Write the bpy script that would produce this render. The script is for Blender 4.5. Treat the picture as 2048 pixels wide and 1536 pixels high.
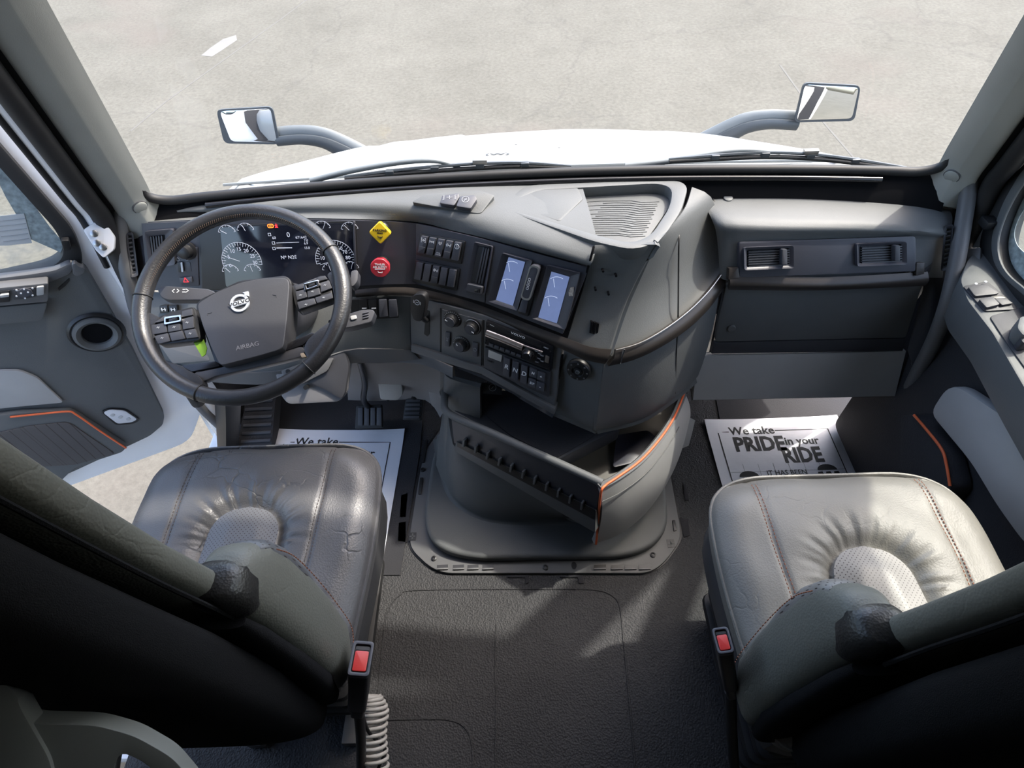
import bpy, bmesh, math, random
from mathutils import Vector, Matrix
random.seed(7)
for _o in list(bpy.data.objects):
    bpy.data.objects.remove(_o)
SC = bpy.context.scene
COL = SC.collection
R_ = math.radians
# ---------------------------------------------------------------- camera
F_PX = 1170.0
CAM_O = Vector((-.056, 0.0, 1.70))
_th, _ya, _ro = R_(50.478), R_(-1.648), R_(-3.118)
C_FW = Vector((math.sin(_ya)*math.cos(_th), math.cos(_ya)*math.cos(_th), -math.sin(_th)))
_r = Vector((math.cos(_ya), -math.sin(_ya), 0))
_u = _r.cross(C_FW)
C_R = _r*math.cos(_ro) + _u*math.sin(_ro)
C_U = -_r*math.sin(_ro) + _u*math.cos(_ro)
cd = bpy.data.cameras.new('camera')
cam = bpy.data.objects.new('camera', cd)
COL.objects.link(cam)
cd.sensor_width = 36.0
cd.lens = F_PX/2048*36
cd.clip_start = .02
cam.matrix_world = Matrix(((C_R.x, C_U.x, -C_FW.x, CAM_O.x), (C_R.y, C_U.y, -C_FW.y, CAM_O.y),
                           (C_R.z, C_U.z, -C_FW.z, CAM_O.z), (0, 0, 0, 1)))
SC.camera = cam
# ---------------------------------------------------------------- sky, sun, exposure
SUN_TO = Vector((.45, .27, .85)).normalized()
world = bpy.data.worlds.new('sky_world')
SC.world = world
world.use_nodes = True
wn = world.node_tree
wn.nodes.clear()
_wo = wn.nodes.new('ShaderNodeOutputWorld')
_bg = wn.nodes.new('ShaderNodeBackground')
_sky = wn.nodes.new('ShaderNodeTexSky')
_sky.sky_type = 'NISHITA'
_sky.sun_disc = False
_sky.sun_elevation = math.asin(SUN_TO.z)
_sky.sun_rotation = math.atan2(SUN_TO.x, SUN_TO.y)
_sky.air_density = 1.0
_sky.dust_density = 4.0
_sky.ozone_density = 1.2
_bg.inputs['Strength'].default_value = .52
wn.links.new(_sky.outputs[0], _bg.inputs[0])
wn.links.new(_bg.outputs[0], _wo.inputs[0])
sl = bpy.data.lights.new('sun', 'SUN')
sl.energy = 3.4
sl.angle = R_(1.2)
sl.color = (1.0, .95, .86)
sun = bpy.data.objects.new('sun', sl)
COL.objects.link(sun)
sun.rotation_euler = SUN_TO.to_track_quat('Z', 'Y').to_euler()
sun.location = SUN_TO*12
SC.view_settings.view_transform = 'Standard'
SC.view_settings.look = 'None'
SC.view_settings.gamma = 1.0
SC.view_settings.use_curve_mapping = False
SC.view_settings.exposure = 0.70

# ---------------------------------------------------------------- pixel rays -> points of the place
def ray(x, y):
    return C_FW + C_R*((x-1024)/F_PX) - C_U*((y-768)/F_PX)
def pz(x, y, z):
    d = ray(x, y); return CAM_O + d*((z-CAM_O.z)/d.z)
def py(x, y, Y):
    d = ray(x, y); return CAM_O + d*((Y-CAM_O.y)/d.y)
def px(x, y, X):
    d = ray(x, y); return CAM_O + d*((X-CAM_O.x)/d.x)

class Frame:
    """flat working plane: o origin, ux right, uy up, n outward normal"""
    def __init__(s, o, ux, n):
        s.o = Vector(o); s.n = Vector(n).normalized()
        ux = Vector(ux); s.ux = (ux - s.n*ux.dot(s.n)).normalized()
        s.uy = s.n.cross(s.ux)
    def off(s, h):
        f = Frame(s.o + s.n*h, s.ux, s.n); return f
    def at(s, x, y):                      # picture point -> (u, v)
        d = ray(x, y); p = CAM_O + d*((s.o-CAM_O).dot(s.n)/d.dot(s.n)) - s.o
        return (p.dot(s.ux), p.dot(s.uy))
    def w(s, u, v, h=0):
        return s.o + s.ux*u + s.uy*v + s.n*h
def quad_frame(tl, tr, bl):
    ux = tr-tl; n = (tr-tl).cross(tl-bl)
    return Frame(tl, ux, n)

# ---------------------------------------------------------------- object helpers
WM = {}
I4 = Matrix.Identity(4)
def setp(o, label=None, cat=None, group=None, kind=None):
    if label: o['label'] = label
    if cat: o['category'] = cat
    if group: o['group'] = group
    if kind: o['kind'] = kind
    return o
def empty(name, loc, label=None, cat=None, group=None, kind=None):
    o = bpy.data.objects.new(name, None); COL.objects.link(o)
    o.empty_display_size = .05
    o.location = loc; WM[o.name] = Matrix.Translation(Vector(loc))
    return setp(o, label, cat, group, kind)
def link(name, me, mat, parent=None, smooth=None):
    for m in (mat if isinstance(mat, (list, tuple)) else [mat]):
        me.materials.append(m)
    o = bpy.data.objects.new(name, me); COL.objects.link(o)
    M = I4
    if parent is not None:
        M = WM[parent.name]
        if M != I4: me.transform(M.inverted())
        o.parent = parent
    WM[o.name] = M
    if smooth is not None:
        shade(me, smooth)
    return o
def shade(me, ang):
    if ang is True:
        me.polygons.foreach_set('use_smooth', [True]*len(me.polygons)); return
    if not ang: return
    me.polygons.foreach_set('use_smooth', [True]*len(me.polygons))
    me.set_sharp_from_angle(angle=R_(ang))
def mesh(verts, faces, bev=0, seg=2, bang=35, fix=True):
    me = bpy.data.meshes.new('m')
    bm = bmesh.new()
    vs = [bm.verts.new(v) for v in verts]
    for f in faces:
        try: bm.faces.new([vs[i] for i in f])
        except ValueError: pass
    if fix: bmesh.ops.recalc_face_normals(bm, faces=bm.faces)
    if bev:
        bm.normal_update()
        es = [e for e in bm.edges if len(e.link_faces) == 2 and e.calc_face_angle(0) > R_(bang)]
        if es:
            bmesh.ops.bevel(bm, geom=es, offset=bev, segments=seg, affect='EDGES', profile=.6, clamp_overlap=True)
    bm.to_mesh(me); bm.free()
    return me
def mk(name, verts, faces, mat, parent=None, bev=0, seg=2, smooth=35, bang=35):
    return link(name, mesh(verts, faces, bev, seg, bang), mat, parent, smooth)
def rnd(pts, r, n=4):
    """round the corners of a 2D polygon; r scalar or list"""
    out = []; k = len(pts)
    for i in range(k):
        p0, p, p1 = Vector(pts[i-1]), Vector(pts[i]), Vector(pts[(i+1) % k])
        ri = r[i] if isinstance(r, (list, tuple)) else r
        a, b = (p0-p), (p1-p)
        if ri <= 0 or a.length < 1e-6 or b.length < 1e-6:
            out += [p.copy() for _ in range(n+1)] if ri > 0 else [p]; continue
        da, db = min(ri, a.length*.48), min(ri, b.length*.48)
        A, B = p+a.normalized()*da, p+b.normalized()*db
        for j in range(n+1):
            t = j/n
            out.append(A*(1-t)**2 + p*2*t*(1-t) + B*t*t)
    return out
def prism_geo(fr, pts, h0, h1, inset=0):
    n = len(pts)
    v = [fr.w(p[0], p[1], h0) for p in pts] + [fr.w(p[0], p[1], h1) for p in pts]
    f = [list(range(n)), list(range(n, 2*n))] + [[i, (i+1) % n, n+(i+1) % n, n+i] for i in range(n)]
    return v, f
def uvs(fr, pix):
    return [Vector(fr.at(*q)) for q in pix]
def P(name, fr, pix, h0, h1, mat, parent=None, r=0, bev=.0015, rn=4, seg=2):
    """plate: picture outline on plane fr, from height h0 to h1"""
    pts = uvs(fr.off(h1), pix)
    if r: pts = rnd(pts, r, rn)
    v, f = prism_geo(fr, pts, h0, h1)
    return mk(name, v, f, mat, parent, bev=bev, seg=seg, bang=50)
def PL(name, fr, pts, h0, h1, mat, parent=None, r=0, bev=.0015, rn=4, seg=2):
    """same, outline given in plane coordinates (metres)"""
    pts = [Vector(p) for p in pts]
    if r: pts = rnd(pts, r, rn)
    v, f = prism_geo(fr, pts, h0, h1)
    return mk(name, v, f, mat, parent, bev=bev, seg=seg, bang=50)
def ringgeo(fr, A, B, h0, h1, hin=None):
    n = len(A); hin = h1 if hin is None else hin
    v = [fr.w(*p, h0) for p in A]+[fr.w(*p, h1) for p in A]+[fr.w(*p, hin) for p in B]+[fr.w(*p, h0) for p in B]
    f = []
    for i in range(n):
        j = (i+1) % n
        for a in range(4):
            b = (a+1) % 4
            f.append([a*n+i, a*n+j, b*n+j, b*n+i])
    return v, f
def RING(name, fr, pa, pb, h0, h1, mat, parent=None, ra=0, rb=0, hin=None, bev=.001, rn=4, local=False):
    """bezel: outer outline pa, inner outline pb (same number of corners)"""
    A = [Vector(p) for p in pa] if local else uvs(fr.off(h1), pa)
    B = [Vector(p) for p in pb] if local else uvs(fr.off(h1), pb)
    if ra or rb:
        A, B = rnd(A, max(ra, 1e-5), rn), rnd(B, max(rb, 1e-5), rn)
    v, f = ringgeo(fr, A, B, h0, h1, hin)
    return mk(name, v, f, mat, parent, bev=bev, bang=50)
def rect(cx, cy, w, h):
    return [(cx-w/2, cy-h/2), (cx+w/2, cy-h/2), (cx+w/2, cy+h/2), (cx-w/2, cy+h/2)]
def circ(cx, cy, r, n=24, ry=None, a0=0):
    ry = r if ry is None else ry
    return [(cx+r*math.cos(a0+2*math.pi*i/n), cy+ry*math.sin(a0+2*math.pi*i/n)) for i in range(n)]
def smooth_path(pts, k=6, closed=False):
    pts = [Vector(p) for p in pts]; n = len(pts); out = []
    rng = range(n if closed else n-1)
    for i in rng:
        g = lambda j: pts[j % n] if closed else pts[max(0, min(n-1, j))]
        p0, p1, p2, p3 = g(i-1), g(i), g(i+1), g(i+2)
        for j in range(k):
            t = j/k
            out.append(.5*((2*p1)+(p2-p0)*t+(2*p0-5*p1+4*p2-p3)*t*t+(3*p1-p0-3*p2+p3)*t**3))
    if not closed: out.append(pts[-1])
    return out
def tube_geo(path, r, n=10, closed=False, cap=True, ref=None, sq=1.0):
    path = [Vector(p) for p in path]; m = len(path); v = []; f = []
    rr = r if isinstance(r, (list, tuple)) else [r]*m
    t0 = (path[1]-path[0]).normalized()
    up = Vector(ref) if ref else (Vector((0, 0, 1)) if abs(t0.z) < .9 else Vector((0, 1, 0)))
    for i in range(m):
        a = path[i-1] if (closed or i) else path[0]
        b = path[(i+1) % m] if (closed or i < m-1) else path[-1]
        t = (b-a).normalized()
        s = t.cross(up).normalized(); up2 = s.cross(t).normalized()
        if not ref: up = up2
        for k in range(n):
            an = 2*math.pi*k/n
            v.append(path[i]+(s*math.cos(an)*sq+up2*math.sin(an))*rr[i])
    for i in range(m if closed else m-1):
        for k in range(n):
            j = (i+1) % m
            f.append([i*n+k, i*n+(k+1) % n, j*n+(k+1) % n, j*n+k])
    if cap and not closed:
        f += [list(range(n)), list(range((m-1)*n, m*n))]
    return v, f
def tube(name, path, r, mat, parent=None, n=10, closed=False, k=0, ref=None, sq=1.0):
    if k: path = smooth_path(path, k, closed)
    if k and isinstance(r, (list, tuple)):
        m = len(path); q = len(r)-1
        r = [r[min(q, int(i/(m-1)*q))]*(1-(i/(m-1)*q) % 1)+r[min(q, int(i/(m-1)*q)+1)]*((i/(m-1)*q) % 1) for i in range(m)]
    v, f = tube_geo(path, r, n, closed, ref=ref, sq=sq)
    return mk(name, v, f, mat, parent, smooth=50)
def lathe(name, fr, cu, cv, prof, mat, parent=None, n=28, smooth=35, sx=1, sy=1):
    """prof: (radius, height) list around the plane normal"""
    v = []; f = []; m = len(prof)
    for (r, h) in prof:
        for k in range(n):
            a = 2*math.pi*k/n
            v.append(fr.w(cu+r*math.cos(a)*sx, cv+r*math.sin(a)*sy, h))
    for i in range(m-1):
        for k in range(n):
            f.append([i*n+k, i*n+(k+1) % n, (i+1)*n+(k+1) % n, (i+1)*n+k])
    f += [list(range(n)), list(range((m-1)*n, m*n))]
    return mk(name, v, f, mat, parent, smooth=smooth)
def sheet(name, rows, mat, parent=None, thick=.008, sub=(1, 1), smooth=45, back=None):
    """smooth panel through rows of points, given a real thickness away from the viewer side"""
    rows = [[Vector(p) for p in r] for r in rows]
    if sub[1] > 1: rows = [smooth_path(r, sub[1]) for r in rows]
    if sub[0] > 1:
        cols = [smooth_path([r[i] for r in rows], sub[0]) for i in range(len(rows[0]))]
        rows = [[c[j] for c in cols] for j in range(len(cols[0]))]
    m, n = len(rows), len(rows[0])
    nor = [[None]*n for _ in range(m)]
    for i in range(m):
        for j in range(n):
            a = rows[min(m-1, i+1)][j]-rows[max(0, i-1)][j]
            b = rows[i][min(n-1, j+1)]-rows[i][max(0, j-1)]
            q = a.cross(b)
            q = q.normalized() if q.length > 1e-9 else Vector((0, 0, 1))
            if q.dot(CAM_O-rows[i][j]) < 0: q = -q
            nor[i][j] = q
    bk = Vector(back) if back else None
    v = [p for r in rows for p in r]
    v += [rows[i][j]+(bk if bk else -nor[i][j]*thick) for i in range(m) for j in range(n)]
    N = m*n; f = []
    for i in range(m-1):
        for j in range(n-1):
            q = [i*n+j, i*n+j+1, (i+1)*n+j+1, (i+1)*n+j]
            f.append(q); f.append([N+k for k in reversed(q)])
    ed = [(0, j, 0, j+1) for j in range(n-1)]+[(m-1, j, m-1, j+1) for j in range(n-1)]
    ed += [(i, 0, i+1, 0) for i in range(m-1)]+[(i, n-1, i+1, n-1) for i in range(m-1)]
    for (a, b, c, d) in ed:
        f.append([a*n+b, c*n+d, N+c*n+d, N+a*n+b])
    return mk(name, v, f, mat, parent, smooth=smooth)
def box(name, c, s, mat, parent=None, bev=.004, fr=None, seg=2):
    v = []
    for k in range(8):
        q = (c[0]+s[0]*(.5 if k & 1 else -.5), c[1]+s[1]*(.5 if k & 2 else -.5), c[2]+s[2]*(.5 if k & 4 else -.5))
        v.append(fr.w(*q) if fr else Vector(q))
    f = [[0, 1, 3, 2], [4, 5, 7, 6], [0, 1, 5, 4], [2, 3, 7, 6], [0, 2, 6, 4], [1, 3, 7, 5]]
    return mk(name, v, f, mat, parent, bev=bev, seg=seg)
def ribbon_geo(fr, pl, w, h0, h1, closed=False):
    """flat printed or moulded stroke along a polyline in plane coordinates"""
    pl = [Vector(p) for p in pl]; n = len(pl); L = []; Rr = []
    for i in range(n):
        a = pl[i-1] if (i or closed) else pl[i]
        b = pl[(i+1) % n] if (i < n-1 or closed) else pl[i]
        t = (b-a); t = t.normalized() if t.length > 1e-9 else Vector((1, 0))
        q = Vector((-t.y, t.x))*w/2
        L.append(pl[i]+q); Rr.append(pl[i]-q)
    v = [fr.w(*p, h1) for p in L]+[fr.w(*p, h1) for p in Rr]+[fr.w(*p, h0) for p in L]+[fr.w(*p, h0) for p in Rr]
    f = []
    for i in range(n if closed else n-1):
        j = (i+1) % n
        f += [[i, j, n+j, n+i], [2*n+i, 2*n+j, j, i], [n+i, n+j, 3*n+j, 3*n+i], [2*n+i, 3*n+i, 3*n+j, 2*n+j]]
    if not closed:
        f += [[0, n, 3*n, 2*n], [n-1, 2*n-1, 4*n-1, 3*n-1]]
    return v, f
def merge(geos):
    V, Fc = [], []
    for v, f in geos:
        b = len(V); V += list(v); Fc += [[i+b for i in q] for q in f]
    return V, Fc
def STROKES(name, fr, lines, w, h, mat, parent=None, t=.0006):
    """lines: list of polylines in plane coords; each may be (pts, closed)"""
    g = []
    for L in lines:
        cl = False
        if isinstance(L, tuple) and isinstance(L[1], bool): L, cl = L
        g.append(ribbon_geo(fr, L, w, h-t, h+t, cl))
    v, f = merge(g)
    return mk(name, v, f, mat, parent, smooth=False)
def TEXT(name, s, fr, u, v, size, h, mat, parent=None, ang=0, ext=.0005, align='CENTER', sx=1.0, bold=0, shear=0):
    cu = bpy.data.curves.new('t', 'FONT'); cu.body = s; cu.size = size; cu.extrude = ext
    cu.align_x = align; cu.align_y = 'CENTER'; cu.resolution_u = 2; cu.offset = bold; cu.shear = shear
    to = bpy.data.objects.new('t', cu)
    me = bpy.data.meshes.new_from_object(to)
    bpy.data.objects.remove(to); bpy.data.curves.remove(cu)
    ca, sa = math.cos(ang), math.sin(ang)
    X = fr.ux*ca+fr.uy*sa; Y = -fr.ux*sa+fr.uy*ca; o = fr.w(u, v, h)
    me.transform(Matrix(((X.x*sx, Y.x, fr.n.x, o.x), (X.y*sx, Y.y, fr.n.y, o.y), (X.z*sx, Y.z, fr.n.z, o.z), (0, 0, 0, 1))))
    return link(name, me, mat, parent)
def TEXTP(name, s, fr, x, y, size, h, mat, parent=None, x2=None, y2=None, **k):
    """text centred on a picture point; x2,y2 a second point that gives its baseline direction"""
    f = fr.off(h); a = f.at(x, y); ang = 0
    if x2 is not None:
        b = f.at(x2, y2); ang = math.atan2(b[1]-a[1], b[0]-a[0])
    return TEXT(name, s, fr, a[0], a[1], size, h, mat, parent, ang=ang, **k)
def copy_tree(o, dx, parent=None, label=None, name=None):
    c = o.copy(); COL.objects.link(c)
    if parent is None:
        c.location = o.location + Vector(dx)
        if label: c['label'] = label
    else: c.parent = parent
    for ch in list(o.children): copy_tree(ch, dx, c)
    return c

# ---------------------------------------------------------------- materials
def srgb(r, g, b):
    f = lambda c: (c/12.92 if c <= .04045 else ((c+.055)/1.055)**2.4)
    return (f(r/255), f(g/255), f(b/255), 1)
def mat(name, col, rough=.5, metal=0, bump=0, scale=60, kind='noise', var=.06, vscale=8, coat=0, spec=.5, emit=0, dist=.001, ecol=None):
    m = bpy.data.materials.new(name); m.use_nodes = True
    nt = m.node_tree; b = nt.nodes['Principled BSDF']
    b.inputs['Roughness'].default_value = rough; b.inputs['Metallic'].default_value = metal
    b.inputs['Specular IOR Level'].default_value = spec
    if coat: b.inputs['Coat Weight'].default_value = coat; b.inputs['Coat Roughness'].default_value = .08
    tc = nt.nodes.new('ShaderNodeTexCoord')
    nz = nt.nodes.new('ShaderNodeTexNoise'); nz.inputs['Scale'].default_value = vscale; nz.inputs['Detail'].default_value = 6
    rp = nt.nodes.new('ShaderNodeValToRGB')
    c = Vector(col[:3])
    rp.color_ramp.elements[0].color = (*(c*(1-var)), 1); rp.color_ramp.elements[1].color = (*(c*(1+var)), 1)
    rp.color_ramp.elements[0].position = .3; rp.color_ramp.elements[1].position = .7
    nt.links.new(tc.outputs['Object'], nz.inputs['Vector']); nt.links.new(nz.outputs['Fac'], rp.inputs['Fac'])
    nt.links.new(rp.outputs['Color'], b.inputs['Base Color'])
    if emit:
        b.inputs['Emission Color'].default_value = ecol or col; b.inputs['Emission Strength'].default_value = emit
    if bump:
        if kind == 'noise':
            t = nt.nodes.new('ShaderNodeTexNoise'); t.inputs['Detail'].default_value = 3; out = t.outputs['Fac']
        else:
            t = nt.nodes.new('ShaderNodeTexVoronoi')
            if kind == 'crack': t.feature = 'DISTANCE_TO_EDGE'
            out = t.outputs['Distance']
        t.inputs['Scale'].default_value = scale
        nt.links.new(tc.outputs['Object'], t.inputs['Vector'])
        bp = nt.nodes.new('ShaderNodeBump'); bp.inputs['Strength'].default_value = bump; bp.inputs['Distance'].default_value = dist
        nt.links.new(out, bp.inputs['Height']); nt.links.new(bp.outputs['Normal'], b.inputs['Normal'])
    return m
M = {}
M['dash'] = mat('dash_plastic', (.10, .105, .106, 1), .55, bump=.5, scale=420, dist=.0006, spec=.5)
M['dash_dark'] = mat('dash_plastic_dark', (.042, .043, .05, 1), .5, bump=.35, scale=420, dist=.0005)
M['fascia'] = mat('fascia_plastic', (.045, .046, .058, 1), .42, bump=.15, scale=500, dist=.0004)
M['black'] = mat('black_plastic', (.012, .012, .013, 1), .4)
M['liner'] = mat('cowl_liner', (.006, .006, .007, 1), .9, spec=.1)
M['gloss'] = mat('gloss_black', (.014, .014, .016, 1), .18)
M['rubber'] = mat('black_rubber', (.015, .015, .016, 1), .6)
M['key'] = mat('switch_plastic', (.06, .062, .075, 1), .4)
M['grey'] = mat('grey_plastic', (.36, .36, .355, 1), .55, bump=.3, scale=380, dist=.0004)
M['midgrey'] = mat('mid_grey_plastic', (.11, .11, .112, 1), .5, bump=.3, scale=380, dist=.0004)
M['pillar'] = mat('pillar_trim', (.36, .365, .335, 1), .65, bump=.4, scale=500, dist=.0004)
M['lowgrey'] = mat('lower_dash_grey', (.20, .195, .20, 1), .6, bump=.25, scale=300, dist=.0004)
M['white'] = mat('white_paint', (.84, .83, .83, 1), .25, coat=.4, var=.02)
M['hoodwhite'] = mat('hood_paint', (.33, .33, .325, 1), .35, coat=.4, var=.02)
M['print'] = mat('white_print', (.75, .76, .78, 1), .6, var=.01)
M['greyprint'] = mat('grey_print', (.3, .31, .33, 1), .6, var=.01)
M['blackprint'] = mat('black_ink', (.015, .015, .016, 1), .7, var=.01)
M['chrome'] = mat('chrome', (.75, .75, .76, 1), .14, metal=1, var=.02)
M['steel'] = mat('brushed_steel', (.42, .41, .40, 1), .32, metal=1)
M['bronze'] = mat('brushed_trim', (.045, .038, .034, 1), .34, metal=.35, bump=.2, scale=90)
M['radio_bar'] = mat('radio_bar', (.52, .46, .44, 1), .24, metal=.9)
M['orange'] = mat('orange_piping', (.72, .14, .045, 1), .5)
M['red'] = mat('red_plastic', (.62, .035, .03, 1), .35)
M['redknob'] = mat('red_knob', (.50, .03, .045, 1), .25, coat=.5)
M['yellow'] = mat('yellow_knob', (.80, .52, .02, 1), .3, coat=.3)
M['lime'] = mat('lime_card', (.33, .58, .03, 1), .5)
M['amber'] = mat('amber_reflector', (.75, .30, .05, 1), .3)
M['wheel'] = mat('wheel_leather', (.020, .020, .022, 1), .38, bump=.35, scale=260, kind='vor', dist=.0006, spec=.6)
M['hub'] = mat('airbag_cover', (.046, .046, .050, 1), .42, bump=.25, scale=350, dist=.0004)
M['paper'] = mat('paper', (.78, .79, .84, 1), .7, bump=.5, scale=14, dist=.004, var=.03)
M['cluster'] = mat('cluster_glass', (.010, .012, .022, 1), .07, spec=.8)
M['gauge_mark'] = mat('gauge_marks', (.6, .62, .7, 1), .5, emit=.16, ecol=(.75, .8, .95, 1))
M['lamp_orange'] = mat('warning_orange', (.9, .2, .02, 1), .5, emit=1.6, ecol=(1, .18, .02, 1))
M['lamp_red'] = mat('warning_red', (.9, .02, .03, 1), .5, emit=1.4, ecol=(1, .03, .04, 1))
M['lcd'] = mat('lcd_blue', (.16, .22, .42, 1), .12, emit=.16, ecol=(.42, .55, 1, 1), var=.1, vscale=20)
M['lcd_mark'] = mat('lcd_marks', (.6, .66, .85, 1), .4, emit=.35, ecol=(.75, .85, 1, 1))
M['lcd_grey'] = mat('lcd_grey', (.5, .48, .45, 1), .15)
M['mirror'] = mat('mirror_silver', (.88, .9, .9, 1), .015, metal=1, var=.005)
M['mirror_case'] = mat('mirror_case', (.17, .19, .20, 1), .5)
M['mirror_dark'] = mat('mirror_rim', (.06, .07, .08, 1), .4)
M['coil'] = mat('coil_hose', (.52, .50, .47, 1), .4)
M['fabric'] = mat('back_fabric', (.012, .012, .013, 1), .95, bump=.8, scale=700, spec=.15)
M['lamp_lens'] = mat('door_lamp_lens', (.66, .66, .68, 1), .2)
M['sidegrey'] = mat('seat_side_plastic', (.045, .045, .047, 1), .5, bump=.3, scale=400, dist=.0004)
M['beige'] = mat('belt_trim', (.22, .225, .21, 1), .45)

def leather(name, col, crack=.25, rough=.36):
    m = mat(name, col, rough, bump=.5, scale=300, kind='vor', dist=.0007, var=.08, vscale=5, spec=.55)
    nt = m.node_tree; b = nt.nodes['Principled BSDF']
    old = b.inputs['Normal'].links[0].from_node
    tc = [n for n in nt.nodes if n.type == 'TEX_COORD'][0]
    nz = nt.nodes.new('ShaderNodeTexNoise'); nz.inputs['Scale'].default_value = 9; nz.inputs['Detail'].default_value = 4
    mx = nt.nodes.new('ShaderNodeMix'); mx.data_type = 'RGBA'; mx.blend_type = 'LINEAR_LIGHT'; mx.inputs[0].default_value = .05
    nt.links.new(tc.outputs['Object'], mx.inputs[6]); nt.links.new(nz.outputs['Color'], mx.inputs[7])
    nt.links.new(tc.outputs['Object'], nz.inputs['Vector'])
    vo = nt.nodes.new('ShaderNodeTexVoronoi'); vo.feature = 'DISTANCE_TO_EDGE'; vo.inputs['Scale'].default_value = 19
    nt.links.new(mx.outputs[2], vo.inputs['Vector'])
    rp = nt.nodes.new('ShaderNodeValToRGB'); rp.color_ramp.elements[1].position = .05
    nt.links.new(vo.outputs['Distance'], rp.inputs['Fac'])
    n2 = nt.nodes.new('ShaderNodeTexNoise'); n2.inputs['Scale'].default_value = 6
    nt.links.new(tc.outputs['Object'], n2.inputs['Vector'])
    r2 = nt.nodes.new('ShaderNodeValToRGB'); r2.color_ramp.elements[0].position = .50; r2.color_ramp.elements[1].position = .62
    nt.links.new(n2.outputs['Fac'], r2.inputs['Fac'])
    mm = nt.nodes.new('ShaderNodeMath'); mm.operation = 'MULTIPLY'; mm.inputs[1].default_value = crack
    nt.links.new(r2.outputs['Color'], mm.inputs[0])
    bp = nt.nodes.new('ShaderNodeBump'); bp.inputs['Distance'].default_value = .002
    nt.links.new(mm.outputs[0], bp.inputs['Strength'])
    nt.links.new(rp.outputs['Color'], bp.inputs['Height']); nt.links.new(old.outputs['Normal'], bp.inputs['Normal'])
    nt.links.new(bp.outputs['Normal'], b.inputs['Normal'])
    return m
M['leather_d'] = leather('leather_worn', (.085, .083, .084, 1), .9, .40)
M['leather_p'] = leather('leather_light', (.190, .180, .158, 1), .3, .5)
M['leather_back'] = leather('leather_back', (.155, .155, .132, 1), .2, .5)

def perforated(name, col, pitch=.0062):
    m = mat(name, col, .42, bump=.3, scale=300, kind='vor', dist=.0005)
    nt = m.node_tree; b = nt.nodes['Principled BSDF']
    tc = [n for n in nt.nodes if n.type == 'TEX_COORD'][0]
    src = b.inputs['Base Color'].links[0].from_socket
    sp = nt.nodes.new('ShaderNodeSeparateXYZ'); nt.links.new(tc.outputs['Object'], sp.inputs[0])
    def node(op, a, bv=None, bs=None):
        q = nt.nodes.new('ShaderNodeMath'); q.operation = op
        nt.links.new(a, q.inputs[0])
        if bs is not None: nt.links.new(bs, q.inputs[1])
        elif bv is not None: q.inputs[1].default_value = bv
        return q.outputs[0]
    rt = 2**.5
    a = node('MULTIPLY', node('ADD', sp.outputs[0], bs=sp.outputs[1]), 1/rt/pitch)
    c = node('MULTIPLY', node('SUBTRACT', sp.outputs[0], bs=sp.outputs[1]), 1/rt/pitch)
    fa = node('SUBTRACT', node('FRACT', a), .5); fc = node('SUBTRACT', node('FRACT', c), .5)
    d = node('ADD', node('MULTIPLY', fa, bs=fa), bs=node('MULTIPLY', fc, bs=fc))
    hole = node('LESS_THAN', d, .028)
    mx = nt.nodes.new('ShaderNodeMix'); mx.data_type = 'RGBA'
    nt.links.new(hole, mx.inputs[0]); nt.links.new(src, mx.inputs[6]); mx.inputs[7].default_value = (.03, .022, .02, 1)
    nt.links.new(mx.outputs[2], b.inputs['Base Color'])
    return m
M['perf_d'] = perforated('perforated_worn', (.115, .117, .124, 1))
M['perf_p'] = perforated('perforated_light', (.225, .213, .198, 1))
M['mesh_holes'] = perforated('speaker_mesh', (.075, .07, .07, 1), .0075)

def floor_mat():
    m = mat('rubber_floor', (.036, .036, .038, 1), .62, bump=.9, scale=210, kind='vor', dist=.002, var=.22, vscale=3, spec=.35)
    return m
M['floor'] = floor_mat()
M['footfloor'] = mat('footwell_carpet', (.028, .028, .032, 1), .9, bump=.6, scale=300, dist=.002)

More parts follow.
